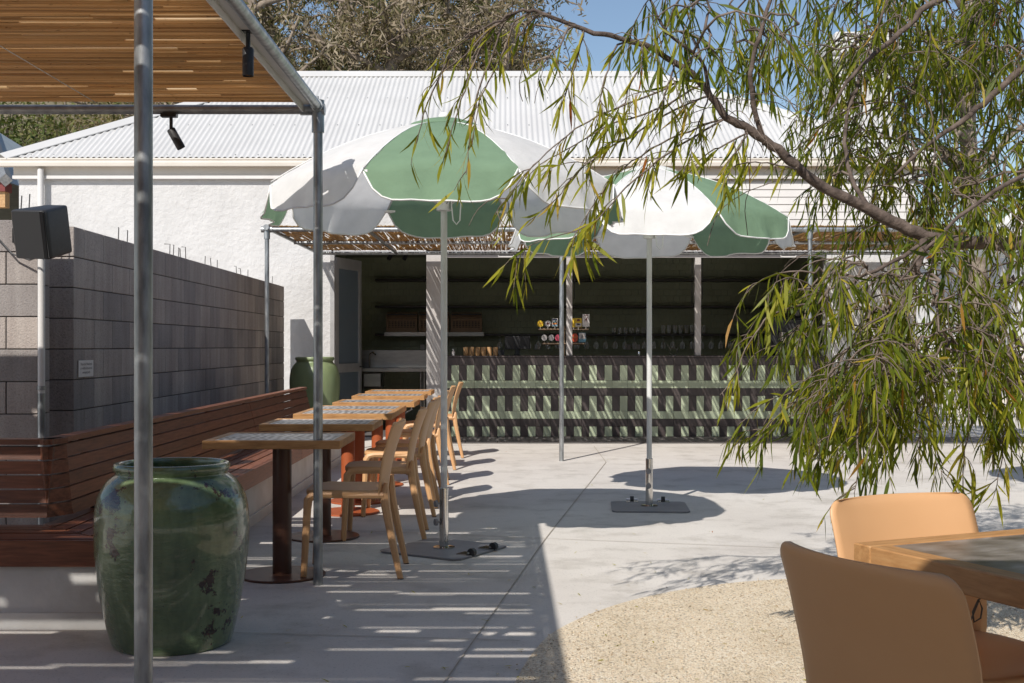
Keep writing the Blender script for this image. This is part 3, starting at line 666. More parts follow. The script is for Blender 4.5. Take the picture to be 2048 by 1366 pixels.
for i in range(5):
    t = .034 + i * (w + g_)
    for y0, y1 in ((None, JY - .004), (JY + .004, YE)):
        if y0 is None: slat('seat_slat', M['jarrah'], [(SX-t,SY+t+.004),(SX-t,y1),(SX-t-w,y1),(SX-t-w,SY+t+w+.004)], SZ-.026, SZ + random.uniform(-.001,.001))
        else: slat('seat_slat', M['jarrah'], [(SX-t,y0),(SX-t,y1),(SX-t-w,y1),(SX-t-w,y0)], SZ-.026, SZ + random.uniform(-.001,.001))
    slat('seat_slat', M['jarrah_x'], [(-4.6,SY+t),(SX-t-.004,SY+t),(SX-t-w-.004,SY+t+w),(-4.6,SY+t+w)], SZ-.026, SZ + random.uniform(-.001,.001))
# back slats: long run leans towards -X, short run leans towards +Y, a narrow chamfer between
nb_ = 5; z0 = .42; hh = (BZ - .03 - z0) / nb_
def backs(name, m, base0, base1, lean, top=False):
    """a slat row as a leaning board between two base points"""
    lean = Vector(lean)
    for i in range(nb_):
        za, zb_ = z0 + i * hh, z0 + (i + 1) * hh - .0075
        fa, fb = (za - z0) / (BZ - z0), (zb_ - z0) / (BZ - z0)
        p = [base0 + lean * fa, base1 + lean * fa, base1 + lean * fb, base0 + lean * fb]; zz = [za, za, zb_, zb_]
        n = lean.normalized() * .024
        vs = [(q.x, q.y, z) for q, z in zip(p, zz)] + [(q.x + n.x, q.y + n.y, z) for q, z in zip(p, zz)]
        bb = MB(); bb.add(vs, [(0,1,2,3),(7,6,5,4),(0,4,5,1),(1,5,6,2),(2,6,7,3),(3,7,4,0)]); bb.build('back_slat', m, bench, True, fix=True)
    q0, q1 = base0 + lean, base1 + lean; n = lean.normalized()
    bb = MB(); bb.prism([((q0 - n*.022).x,(q0 - n*.022).y),((q1 - n*.022).x,(q1 - n*.022).y),((q1 + n*.055).x,(q1 + n*.055).y),((q0 + n*.055).x,(q0 + n*.055).y)], BZ - .026, BZ); bb.build('top_rail', m, bench, True, fix=True)
LN = .09
backs('a', M['jarrah'], Vector((BX + LN, BYY + .03, 0)), Vector((BX + LN, JY - .004, 0)), (-LN, 0, 0))
backs('b', M['jarrah'], Vector((BX + LN, JY + .004, 0)), Vector((BX + LN, YE, 0)), (-LN, 0, 0))
backs('c', M['jarrah_x'], Vector((-4.6, BYY - LN - .02, 0)), Vector((BX + LN - .075, BYY - LN - .02, 0)), (0, LN, 0))
backs('d', M['jarrah'], Vector((BX + LN - .071, BYY - LN - .016, 0)), Vector((BX + LN - .002, BYY + .022, 0)), (-LN*.55, LN*.55, 0))
for y in (6.2, 7.5, 8.8, 10.05, 11.4, 12.7):
    b = MB(); b.add([(BX+.075,y-.02,.3),(BX+.075,y+.02,.3),(BX-.028,y+.02,BZ-.03),(BX-.028,y-.02,BZ-.03),(BX+.03,y-.02,.3),(BX+.03,y+.02,.3),(BX-.05,y+.02,BZ-.03),(BX-.05,y-.02,BZ-.03)], [(0,1,2,3),(7,6,5,4),(0,4,5,1),(1,5,6,2),(2,6,7,3),(3,7,4,0)]); b.build('back_bracket', M['black_metal'], bench, True, fix=True)

# ------------------------------------------------------------------ glazed jars
def jar(name, loc, prof, m, label, rz=0.):
    b = MB(); pts = []
    for i in range(len(prof) - 1):                                     # smooth the profile
        p0, p1, p2, p3 = [Vector(prof[max(0, min(len(prof)-1, i+k))]) for k in (-1, 0, 1, 2)]
        for k in range(4):
            t = k / 4; pts.append(.5*((2*p1)+(p2-p0)*t+(2*p0-5*p1+4*p2-p3)*t*t+(3*p1-p0-3*p2+p3)*t**3))
    pts.append(Vector(prof[-1])); b.lathe([(max(.001, p.x), p.y) for p in pts], 56, cap1=True)
    vs = []
    for v in b.v:
        n = noise.noise(Vector(v) * 3.1) * .006; vs.append((v[0] * (1 + n * 2), v[1] * (1 + n * 2), v[2] + n * .5))
    b.v = vs; o = b.build(name, m, None, smooth='all'); o.location = loc; o.rotation_euler = (0, 0, rz); return tag(o, label, 'jar')
JP = [(.222,0),(.24,.012),(.264,.10),(.288,.22),(.304,.35),(.310,.46),(.307,.55),(.294,.612),(.264,.664),(.236,.688),(.222,.697),(.226,.706),(.234,.722),(.229,.739),(.212,.742),(.203,.73),(.21,.69),(.27,.58),(.27,.4),(.2,.1),(.01,.09)]
jar('glazed_jar', (-1.37, 4.94, 0), JP, M['glaze'], 'large dark green glazed jar standing in front of the bench corner', .6)
JQ = [(.2,0),(.215,.015),(.25,.2),(.29,.45),(.31,.7),(.305,.86),(.275,.96),(.235,1.01),(.225,1.03),(.24,1.05),(.24,1.075),(.225,1.085),(.21,1.07),(.22,1.0),(.27,.85),(.26,.5),(.18,.1),(.01,.09)]
jar('glazed_jar', (-2.37, 14.95, 0), JQ, M['glaze_pale'], 'tall pale green glazed jar beside the open glass door', 1.9)
jar('glazed_jar', (4.55, 15.35, 0), [(x * .95, z * .62) for x, z in JQ], M['glaze'], 'green glazed jar half hidden behind the hanging foliage by the bar', .9)

# ------------------------------------------------------------------ cafe tables
def make_table(w, d, th, fr, ink, ht=.74, pedestal=True):
    t = empty('cafe_table'); 
    z1, z0_ = ht, ht - th
    for s in (-1, 1):
        b = MB(); b.bbox(-w/2, w/2, s*d/2 - (fr if s > 0 else 0), s*d/2 + (fr if s < 0 else 0), z0_, z1, .003); b.build('top_frame', M['oak'], t)
        b = MB(); b.bbox(s*w/2 - (fr if s > 0 else 0), s*w/2 + (fr if s < 0 else 0), -d/2 + fr + .0005, d/2 - fr - .0005, z0_, z1 - .0006, .003); b.build('top_frame', M['oak_y'], t)
    b = MB(); b.box(-w/2 + fr + .001, w/2 - fr - .001, -d/2 + fr + .001, d/2 - fr - .001, z0_ + .01, z1 - .003); b.build('top_inlay', ink, t)
    if pedestal:
        b = MB(); b.lathe([(.05,.014),(.05,ht-th-.013)], 28, cap0=False); b.build('column', M['rust_paint'], t, smooth=True)
        b = MB(); b.lathe([(.226,0),(.23,.003),(.23,.009),(.226,.0125),(.05,.0135)], 40); b.build('base_disc', M['rust_paint'], t, smooth=True)
        b = MB(); b.box(-.17,.17,-.17,.17, ht-th-.012, ht-th-.001); b.build('mounting_plate', M['rust_paint'], t)
    return t
tb = make_table(.70, .60, .043, .045, M['inlay'])
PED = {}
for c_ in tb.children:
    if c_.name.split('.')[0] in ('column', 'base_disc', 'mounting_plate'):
        PED[c_.name.split('.')[0]] = c_.data.copy(); c_.data.materials[0] = M['rust_paint_shaded']
spots = [(-1.185, 6.38, 'wooden cafe table nearest the large green jar, marbled top'), (-1.16, 7.66, 'second cafe table from the large jar along the slatted bench'),
         (-1.15, 8.79, 'third cafe table from the large jar, pushed against the fourth'), (-1.15, 9.41, 'fourth cafe table from the large jar, pushed against the third'),
         (-1.12, 10.52, 'fifth cafe table along the bench, third from the bar door'), (-1.13, 11.85, 'second cafe table from the open bar door'), (-1.13, 12.98, 'cafe table farthest from the camera, closest to the open bar door')]
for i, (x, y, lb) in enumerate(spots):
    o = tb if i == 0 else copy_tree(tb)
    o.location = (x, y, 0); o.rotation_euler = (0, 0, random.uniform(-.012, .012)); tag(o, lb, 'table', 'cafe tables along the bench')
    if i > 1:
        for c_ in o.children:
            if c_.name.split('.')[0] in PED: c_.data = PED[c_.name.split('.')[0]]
ft = make_table(.85, .70, .06, .06, M['inlay2'], pedestal=False)
rzT = math.atan2(.408, .913); cT = Vector((.85, 2.93)) + .425 * Vector((.913,.408)) + .35 * Vector((.408,-.913))
ft.location = (cT.x, cT.y, 0); ft.rotation_euler = (0, 0, rzT)
b = MB()
for sx in (-1, 1):
    for sy in (-1, 1): pass
b.lathe([(.05,.014),(.05,.66)], 24, cap0=False); b.build('column', M['rust_paint'], ft, smooth=True)
b = MB(); b.lathe([(.226,0),(.23,.003),(.23,.009),(.226,.0125),(.05,.0135)], 40); b.build('base_disc', M['rust_paint'], ft, smooth=True)
b = MB(); b.box(-.2,.2,-.2,.2,.662,.679); b.build('mounting_plate', M['rust_paint'], ft)
tag(ft, 'large wooden table with dark marbled top in the right foreground', 'table')
# wire hook hanging under that table
hk = P(1958, 1200, 2.98); b = MB()
b.tube([hk + Vector((.02,0,.05)), hk + Vector((.012,0,.01)), hk + Vector((-.002,0,0)), hk + Vector((-.016,0,-.03)), hk + Vector((-.012,0,-.055)), hk + Vector((.004,0,-.045)), hk + Vector((.008,0,-.02)), hk + Vector((.0,0,0)), hk + Vector((-.03,0,-.075)), hk + Vector((-.025,0,-.13))], .0025, 6)
tag(b.build('wire_hook', M['wire'], smooth=True), 'dark bent wire hook hanging below the foreground table edge', 'hook')

# ------------------------------------------------------------------ chairs
def make_chair():
    c = empty('chair'); ht = .82
    # seat: rounded plate, slightly dished
    def outl(a, k): 
        ca, sa = math.cos(a), math.sin(a); e = .42
        return Vector((math.copysign(abs(ca) ** e, ca) * .215 * k, math.copysign(abs(sa) ** e, sa) * .21 * k, 0))
    b = MB(); n = 44; rings = [(.0, .455), (.35, .4555), (.7, .459), (.92, .463), (.98, .461), (1., .455), (.995, .435), (.96, .428), (.3, .430), (.0, .430)]
    vs = []
    for k, z in rings:
        for i in range(n): vs.append(outl(2*math.pi*i/n, max(k, .001)) + Vector((0, .01, z)))
    b.add(vs, [(j*n+i, j*n+(i+1)%n, (j+1)*n+(i+1)%n, (j+1)*n+i) for j in range(len(rings)-1) for i in range(n)]); b.build('seat', M['chair'], c, smooth='all', fix=True)
    # backrest: one curved shell
    def prof(v): return Vector((0, -.195 - .022*v - .082*v*v, .405 + (ht - .405) * v))
    def hw(v):
        base = .222 + .018 * min(1, v / .6); r_ = .042; d = (1 - v) * (ht - .405)
        if d < r_: base -= r_ - math.sqrt(max(0, r_*r_ - (r_-d)**2))
        d0 = v * (ht - .405)
        if d0 < .06: base -= .06 - math.sqrt(max(0, .06**2 - (.06-d0)**2))
        return base
    def bk_(u, v, off):
        vv = 1 - (1 - v) ** 1.25 if v > .5 else v; vv = max(0., min(1., v + .06 * math.sin(2*math.pi*v) * 0))
        x = (2*u - 1); q = prof(vv); W_ = hw(vv); e = min(1., 4.5 * (1 - abs(x)) + .25, 4.0 * min(1 - vv, vv) * 5 + .25)
        return Vector((x * W_, q.y + .045 * x * x * (.45 + .55*vv) + off * e, q.z))
    b = MB(); vsteps = [0,.01,.03,.06,.1,.15,.22,.3,.4,.5,.6,.7,.78,.84,.88,.915,.945,.97,.985,.995,1.]
    def vm(t): return vsteps[round(t * (len(vsteps)-1))]
    b.slab(lambda u, v: bk_(u, vm(v), .009), lambda u, v: bk_(u, vm(v), -.009), 20, len(vsteps) - 1); b.build('backrest', M['chair'], c, smooth='all', fix=True)
    for s in (-1, 1):
        b = MB(); b.tube([(s*.196,.02,.443), (s*.198,.14,.443), (s*.199,.178,.434), (s*.2005,.196,.41), (s*.203,.2,.36), (s*.212,.218,.0)], [.020,.022,.023,.0235,.021,.0165], 8); b.build('leg', M['chair'], c, smooth=True)
        b = MB(); b.tube([(s*.188,-.212,.50), (s*.189,-.208,.475), (s*.19,-.204,.44), (s*.198,-.212,.37), (s*.212,-.25,.18), (s*.222,-.29,.0)], [.009,.019,.026,.024,.020,.0155], 8); b.build('leg', M['chair'], c, smooth=True)
        b = MB(); b.tube([(s*.197,.15,.438), (s*.197,0,.437), (s*.198,-.2,.437)], [.019,.017,.022], 8); b.build('side_rail', M['chair'], c, smooth=True)
        for yy in (.218, -.29):
            b = MB(); b.lathe([(.0165,.0),(.0165,.006)], 8, (s*(.212 if yy > 0 else .222), yy, -.001)); b.build('foot_cap', M['black'], c)
    return c
ch0 = make_chair()
cs = [(-.84, 6.50, 'tan plastic chair nearest the camera at the row of cafe tables'), (-.80, 7.72, 'second tan chair from the camera at the row of cafe tables'), (-.80, 8.78, 'third tan chair from the camera at the row of cafe tables'),
      (-.80, 9.55, 'fourth tan chair from the camera at the row of cafe tables'), (-.80, 10.72, 'fifth tan chair along the row, third from the bar counter'), (-.79, 12.0, 'second tan chair from the tiled bar counter'), (-.76, 13.25, 'last tan chair of the row, closest to the tiled bar counter')]
for i, (x, y, lb) in enumerate(cs):
    o = ch0 if i == 0 else copy_tree(ch0)
    o.location = (x, y, 0); o.rotation_euler = (0, 0, R(90) + random.uniform(-.05, .05)); tag(o, lb, 'chair', 'tan chairs along the row of tables')
o = copy_tree(ch0); o.location = (.900, 2.40, 0); o.rotation_euler = (0, 0, R(-62.7)); tag(o, 'tan plastic chair in the right foreground, its back towards the camera', 'chair', 'tan chairs at the foreground table')
o = copy_tree(ch0); o.location = (1.155, 2.97, 0); o.rotation_euler = (0, 0, R(-156.5)); tag(o, 'tan plastic chair tucked behind the foreground table, facing the camera', 'chair', 'tan chairs at the foreground table')

# ------------------------------------------------------------------ parasols
def make_parasol(plate_rot, first_green, tilt=0.):
    p = empty('parasol'); Rr, zt, drop = 1.045, 2.545, .40
    def rim(a, r, dz=0): return Vector((r*math.cos(a), r*math.sin(a), zt - drop * (r/1.04) ** 1.75 + dz))
    for k in range(8):
        a0, a1 = 2*math.pi*k/8 - math.pi/2 - math.pi/8, 2*math.pi*(k+1)/8 - math.pi/2 - math.pi/8
        gr = (k % 2 == 0) == first_green; sg = k * 1.7
        nv1, nv2, nu = 11, 5, 16
        def dval(u): return .012 + .185 * (1 - abs(2*u-1) ** 6)
        def fn(u, v):
            j = v * (nv1 + nv2)
            if j <= nv1:
                r = .13 + (Rr - .13) * (j / nv1); q = rim(a0, r).lerp(rim(a1, r), u)
                bulge = math.sin(math.pi*u) * (r / Rr); q.z += .028*bulge*(1-.5*r/Rr); q.xy = q.xy * (1 + .015 * bulge)
                q.z += (.007 * math.sin(9*u + sg + 5*r) + .0018 * math.sin(23*u + 2*sg) * max(0., r / Rr - .55) * 2 + .004 * math.sin(41*r + sg + 3*u)) * (r / Rr) ** 2
            else:
                t = (j - nv1) / nv2; q = rim(a0, Rr).lerp(rim(a1, Rr), u); bulge = math.sin(math.pi*u); q.z += .014*bulge; q.xy = q.xy * (1 + .015*bulge)
                d = dval(u) * t; am = (a0 + a1) / 2; out = Vector((math.cos(am), math.sin(am), 0))
                q = q + out * (d * .30 + .020 * math.sin(13*u + sg) * t * bulge + .016 * math.sin(27*u + sg*3) * t * t * bulge) + Vector((0, 0, -d * .97 + .007 * math.sin(9*u + sg + 5*Rr) + .0018 * math.sin(23*u + 2*sg) * .9 + .004 * math.sin(41*Rr + sg + 3*u)))
            return q
        b = MB(); b.grid(fn, nu, nv1 + nv2); pn = b.build('canopy_panel', M['fab_g' if gr else 'fab_w'], p, smooth='all')
        b = MB(); b.tube([fn(i/nu, 1.) for i in range(nu+1)], .0055, 5); b.build('piping', M['piping'], pn, smooth='all')
        b = MB(); b.tube([rim(a0, .14 + (Rr - .14) * q / 8, .002) for q in range(9)], .0032, 5); b.build('seam', M['piping'], p, smooth='all')
        b = MB(); b.tube([rim(a0, .1, -.012), rim(a0, .5, -.012), rim(a0, .8, -.012), rim(a0, Rr - .01, -.012)], .006, 5); rb = b.build('rib', M['alu'], p)
        e = rim(a0, Rr - .03, -.03); b = MB(); d = Vector((math.cos(a0), math.sin(a0), 0)); sd = Vector((-d.y, d.x, 0))
        b.add([e - sd*.03 - d*.05, e + sd*.03 - d*.05, e + sd*.022 + d*.03, e - sd*.022 + d*.03, e - sd*.03 - d*.05 - Vector((0,0,.012)), e + sd*.03 - d*.05 - Vector((0,0,.012)), e + sd*.022 + d*.03 - Vector((0,0,.012)), e - sd*.022 + d*.03 - Vector((0,0,.012))], [(0,1,2,3),(7,6,5,4),(0,4,5,1),(1,5,6,2),(2,6,7,3),(3,7,4,0)]); b.build('rib_pocket', M['piping'], rb, fix=True)
        b = MB(); b.tube([(d.x*.03, d.y*.03, 2.06), rim(a0, .52, -.02)], .005, 5); b.build('strut', M['alu'], p)
    b = MB(); b.lathe([(.215, zt - .022), (.2, zt - .004), (.12, zt + .022), (.04, zt + .034), (.001, zt + .036)], 24, cap0=False); b.build('vent_cap', M['fab_g' if first_green else 'fab_w'], p, smooth='all')
    b = MB(); b.lathe([(.03, zt+.034), (.034, zt+.05), (.022, zt+.068), (.001, zt+.072)], 14); b.build('finial', M['piping'], p, smooth='all')
    b = MB(); b.lathe([(.0195,.33),(.0195,zt+.03)], 18, cap0=False); b.build('pole', M['pole'], p, smooth=True)
    b = MB(); b.lathe([(.045,2.03),(.045,2.09)], 14); b.build('runner', M['piping'], p, smooth=True)
    b = MB(); b.lathe([(.065,.012),(.065,.02),(.0275,.022),(.0275,.37),(.0255,.372),(.021,.372)], 24); b.build('base_tube', M['chrome'], p, smooth=True)
    for z in (.17, .28):
        a = R(205 if first_green else 262); dx, dy = math.cos(a), math.sin(a)
        b = MB(); b.tube([(dx*.02,dy*.02,z),(dx*.05,dy*.05,z)], .006, 6); b.tube([(dx*.045,dy*.045,z),(dx*.06,dy*.06,z)], [.021,.021], 7)
        b.build('clamp_knob', M['plate'], p, smooth=True)
    mr = Matrix.Rotation(plate_rot, 4, 'Z'); s = .285; c_ = .035
    poly = [(-s+c_,-s),(s-c_,-s),(s,-s+c_),(s,s-c_),(s-c_,s),(-s+c_,s),(-s,s-c_),(-s,-s+c_)]
    b = MB(); b.prism(poly, .004, .013, mr); b.prism([(x*.985,y*.985) for x, y in poly], .0, .004, mr); b.build('base_plate', M['plate'], p)
    for y in (-.12, .12):
        b = MB(); q = mr @ Vector((s - .01, y, .028)); ax = mr @ Vector((0,1,0)); b.tube([q - ax*.014, q + ax*.014], .024, 14); wh = b.build('wheel', M['black'], p, smooth=True)
        b = MB(); b.tube([q - ax*.045, q + ax*.045], .006, 6); b.box(s-.09, s-.02, y-.045, y+.045, .013, .020, mr); b.build('axle', M['chrome'], wh)
    # fabric strap hanging from the canopy
    b = MB(); st = [(.05,.02,2.2),(.045,-.03,2.06),(.055,-.05,1.965),(.075,-.06,1.94),(.095,-.05,1.965),(.10,-.03,2.06),(.10,.02,2.2)]
    for q0, q1 in zip(st, st[1:]):
        b.add([Vector(q0)+Vector((0,-.014,0)), Vector(q1)+Vector((0,-.014,0)), Vector(q1)+Vector((0,.014,0)), Vector(q0)+Vector((0,.014,0)), Vector(q0)+Vector((.003,-.014,0)), Vector(q1)+Vector((.003,-.014,0)), Vector(q1)+Vector((.003,.014,0)), Vector(q0)+Vector((.003,.014,0))], [(0,1,2,3),(7,6,5,4),(0,4,5,1),(1,5,6,2),(2,6,7,3),(3,7,4,0)])
    b.build('strap', M['fab_g'], p); 
    b = MB(); b.tube([Vector(q)+Vector((0,-.016,0)) for q in st], .004, 4); b.build('strap_piping', M['piping'], p)
    return p
pa = make_parasol(R(-33), True); pa.location = (-.365, 7.18, 0); pa.rotation_euler = (0, 0, R(2)); tag(pa, 'green and white striped parasol nearer the bench, green panel towards the camera', 'parasol', 'green and white parasols')
pb = make_parasol(R(90), False); pb.location = (1.088, 9.05, 0); pb.rotation_euler = (0, 0, R(-4)); tag(pb, 'green and white striped parasol in the middle, white panel towards the camera', 'parasol', 'green and white parasols')
pc_ = copy_tree(pb); pc_.location = (4.68, 9.2, 0); pc_.rotation_euler = (0, 0, R(38)); tag(pc_, 'green and white parasol at the right edge, mostly hidden by the tree', 'parasol', 'green and white parasols')

# ------------------------------------------------------------------ loudspeaker
sp = empty('loudspeaker', (-2.70, 7.05, 1.885), 0, 'black wall loudspeaker on a swivel bracket above the block wall', 'speaker')
ms = Matrix.Translation((.0, .0, 0)) @ Matrix.Rotation(R(-20), 4, 'Z') @ Matrix.Rotation(R(13), 4, 'X') @ Matrix.Rotation(R(3), 4, 'Y')
b = MB(); b.prism([(-.105,-.14),(.105,-.14),(.125,-.115),(.075,.13),(-.075,.13),(-.125,-.115)], -.135, .15, ms); cab = soften(b.build('cabinet', M['black'], sp, fix=True), .018)
b = MB(); b.prism([(-.098,-.147),(.098,-.147),(.112,-.135),(.104,-.128),(-.104,-.128),(-.112,-.135)], -.128, .143, ms); b.build('grille', M['black_metal'], cab, fix=True)
b = MB(); b.box(-.33,-.25,.327,.347,-.03,.06); b.tube([(-.29,.33,.015),(-.20,.2,.015),(-.07,.06,.0)], .022, 10); b.build('bracket', M['black_metal'], sp)
b = MB(); b.tube([(-.02,.1,-.08),(-.1,.18,-.12),(-.2,.27,-.14),(-.32,.3,-.1),(-.5,.3,.1)], .006, 6); b.build('cable', M['black'], sp, smooth=True)

# ------------------------------------------------------------------ track spotlights on the pergola
def spot(loc, tilt, label):
    o = empty('spotlight', loc, 0, label, 'spotlight', 'black spotlights on the pergola'); mt = Matrix.Rotation(tilt[0], 4, 'Y') @ Matrix.Rotation(tilt[1], 4, 'X')
    b = MB(); b.box(-.05,.03,-.02,.02,-.02,.0); b.build('track_adapter', M['black_metal'], o)
    b = MB(); b.tube([(0,0,-.02),(0,0,-.085)], .009, 8); b.build('stem', M['black_metal'], o)
    b = MB(); vs = MB(); vs.lathe([(.021,-.105),(.022,-.1),(.022,0.),(.018,.006)], 18, cap0=False); b.add([mt @ Vector(v) + Vector((0,0,-.085)) for v in vs.v], vs.f); b.build('lamp_body', M['black'], o, smooth=True)
    b = MB(); vs = MB(); vs.lathe([(.019,-.098),(.001,-.09)], 18, cap0=False, cap1=False); b.add([mt @ Vector(v) + Vector((0,0,-.085)) for v in vs.v], vs.f); b.build('reflector', mat('copper_reflector', (.55,.27,.10), None, rough=.3, metal=.6), o)
spot((-1.0, 4.67, PZ + .02), (0, 0), 'black cylinder spotlight hanging from the pergola side beam'); spot((-1.70, 6.11, PZ - .035), (R(-28), R(8)), 'tilted black spotlight hanging from the pergola end beam')

# ------------------------------------------------------------------ plaque on the block wall
pq = empty('plaque', (-2.799, 7.86, 1.07), 0, 'small white notice plaque about birds on the block wall', 'sign')
wd = math.atan2(7.91, -.09)
mp = Matrix.Translation((.006, .0, -.055)) @ Matrix.Rotation(wd, 4, 'Z')
b = MB(); b.bbox(0, .29, -.004, .0, 0, .11, .001, mp @ Matrix.Translation((0, .003, 0))); b.build('board', M['sign'], pq, fix=True)
for i, ln in enumerate(("Please don't feed birds", 'or wildlife & beware of', 'swooping birds')):
    cu = bpy.data.curves.new('t', 'FONT'); cu.body = ln; cu.size = .0245; cu.align_x = 'CENTER'; to = bpy.data.objects.new('t', cu); COL.objects.link(to)
    bpy.context.view_layer.update(); me = bpy.data.meshes.new_from_object(to.evaluated_get(bpy.context.evaluated_depsgraph_get())); bpy.data.objects.remove(to)
    me.materials.clear(); me.materials.append(M['text'])
    o = link('lettering', me, pq); o.matrix_local = mp @ Matrix.Translation((.145, -.0025, .077 - i * .027)) @ Matrix.Rotation(R(90), 4, 'X')

# ------------------------------------------------------------------ inside the bar
def thing_box(name, label, cat, m, boxes, group=None, bev=.003):
    b = MB()
    for x in boxes: b.bbox(*x, bev)
    return tag(b.build(name, m), label, cat, group)
def IX(px, D): return (px - CX) / F * D
def IZ(py, D): return H - (py - CY) / F * D
M['shelf'] = wood('dark_shelf_board', (.02,.016,.013), (.032,.026,.021), (.045,.036,.03), (.5,8,8), rough=.35)
for py, nm in ((558, 'topmost'), (611, 'middle'), (667, 'lowest')):
    D = 18.62; z = IZ(py, D); thing_box('wall_shelf', nm + ' of the long dark shelves on the green tiled back wall', 'shelf', M['shelf'], [(IX(750, D), 4.4, 18.6, 18.885, z - .035, z)], 'dark wall shelves', .004)
D = 18.35; zs = IZ(664, D)
b = MB(); b.bbox(IX(768, D), IX(968, D), D, 18.59, zs - .012, zs, .003); b.bbox(IX(768, D), IX(968, D), D - .002, D + .012, zs - .065, zs - .0, .003); tag(b.build('steel_shelf', M['steel']), 'stainless steel wall shelf carrying the slatted crates', 'shelf')
M['crate'] = wood('crate_wood', (.20,.115,.06), (.27,.165,.09), (.32,.205,.12), (2,2,6))
def crate(px0, px1, label):
    x0, x1 = IX(px0, D), IX(px1, D); w = x1 - x0; hgt = .31; o = empty('slatted_crate', ((x0+x1)/2, D + .04, zs + .001), 0, label, 'crate', 'crates on the steel shelf'); dp = .17
    b = MB(); b.box(-w/2+.01, w/2-.01, .03, dp, .02, hgt*.9); b.build('inside', M['walnut'], o)
    b = MB(); b.bbox(-w/2, -w/2+.035, 0, .03, 0, hgt*.6, .003); b.bbox(w/2-.035, w/2, 0, .03, 0, hgt*.6, .003); b.bbox(-w/2+.036, w/2-.036, 0, .03, 0, .07, .003); b.bbox(-w/2+.036, w/2-.036, 0, .03, hgt*.55, hgt*.6, .003); b.build('frame', M['crate'], o)
    for i in range(3): b = MB(); b.box(-w/2+.036, w/2-.036, .004, .022, .082+i*.032, .082+i*.032+.014); b.build('slat', M['crate'], o)
    for i in range(8): x = -w/2 + .05 + (w - .1) * (i + .5) / 8; b = MB(); b.box(x-.007, x+.007, .002, .012, .071, hgt*.549); b.build('upright', M['crate'], o)
    for i in range(6):
        t0 = i / 6 * 1.4; t1 = (i + .75) / 6 * 1.4; z0_, z1_ = hgt*.6 + (hgt*.4) * math.sin(t0), hgt*.6 + (hgt*.4) * math.sin(t1); y0_, y1_ = .002 + dp*(1-math.cos(t0)), .002 + dp*(1-math.cos(t1))
        b = MB(); b.add([(-w/2,y0_,z0_),(w/2,y0_,z0_),(w/2,y1_,z1_),(-w/2,y1_,z1_),(-w/2,y0_+.01,z0_),(w/2,y0_+.01,z0_),(w/2,y1_+.01,z1_),(-w/2,y1_+.01,z1_)], [(0,1,2,3),(7,6,5,4),(0,4,5,1),(1,5,6,2),(2,6,7,3),(3,7,4,0)]); b.build('lid_slat', M['crate'], o)
crate(772, 834, 'slatted wooden crate at the left end of the steel shelf'); crate(837, 898, 'slatted wooden crate half hidden behind the doorway pillar'); crate(901, 964, 'slatted wooden crate at the right end of the steel shelf')
# stainless sink bench in the doorway
sb = empty('sink_bench', (-1.6, 17.3, 0), 0, 'stainless steel sink bench standing inside the doorway', 'bench'); D = 17.1; zt = IZ(738, D)
b = MB(); b.bbox(-2.12, -1.0, D, D + .55, zt - .04, zt + .012, .004); b.build('bench_top', M['steel'], sb, True); b = MB(); b.bbox(-2.1, -1.0, D + .5, D + .549, zt + .013, zt + .27, .004); b.build('splashback', M['steel'], sb, True)
b = MB(); b.bbox(-2.05, -1.75, D + .05, D + .45, zt - .28, zt - .041, .03); b.build('sink_bowl', M['steel'], sb, True)
for x in (-2.08, -1.2, -1.15):
    for y in (D + .04, D + .5): b = MB(); b.tube([(x, y, .013), (x, y, zt - .041)], .017, 10); b.build('leg', M['steel'], sb, True)
b = MB(); b.tube([(-1.6, D+.3, .25), (-1.65, D+.3, .45), (-1.55, D+.3, .58), (-1.4, D+.3, .5), (-1.35, D+.3, .3), (-1.5, D+.3, .22)], .012, 8); b.build('hose', M['grey_trim'], sb, True, smooth=True)
b = MB(); b.tube([(-1.98, D+.42, zt+.012), (-1.98, D+.42, zt+.2), (-1.93, D+.38, zt+.24), (-1.88, D+.34, zt+.2)], .011, 8); b.build('tap', M['chrome'], sb, True, smooth=True)
# till screen
cz = top + .0045; D = 16.55; x0, x1 = IX(1010, D), IX(1060, D)
tl = empty('till_screen', ((x0+x1)/2, D, cz), 0, 'black till screen seen from behind on the bar counter', 'till'); w = x1 - x0
b = MB(); b.bbox(-w/2, w/2, -.01, .015, .085, .27, .006, Matrix.Rotation(R(8), 4, 'X')); b.build('screen', M['black'], tl); b = MB(); b.bbox(-.05,.05,-.06,.06,0,.015,.004); b.bbox(-.03,.03,.0,.022,.015,.16,.004); b.build('stand', M['black_metal'], tl); b = MB(); b.box(-w/2 - .12, -w/2 - .01, -.04, .06, 0, .08); b.build('card_reader', M['black'], tl)
D = 16.22
for i, px in enumerate((932, 943.5, 956, 967.5, 979, 991)):
    x = IX(px, D); b = MB(); b.lathe([(.033,0),(.034,.004),(.034,.112),(.033,.116)], 10); o = b.build('wooden_box', M['box_wood'], smooth=True); o.location = (x, D, cz); tag(o, ('first','second','third','fourth','fifth','sixth')[i] + ' from the left of the small wooden canisters on the bar', 'canister', 'wooden canisters on the bar')
b = MB(); b.lathe([(.02,0),(.022,.01),(.022,.05),(.006,.062),(.006,.08)], 12); b.box(-.018,.006,-.006,.006,.08,.09); o = b.build('soap_bottle', M['sign'], smooth=True); o.location = (IX(907, D), D, cz); tag(o, 'small pale pump bottle on the counter left of the canisters', 'bottle')
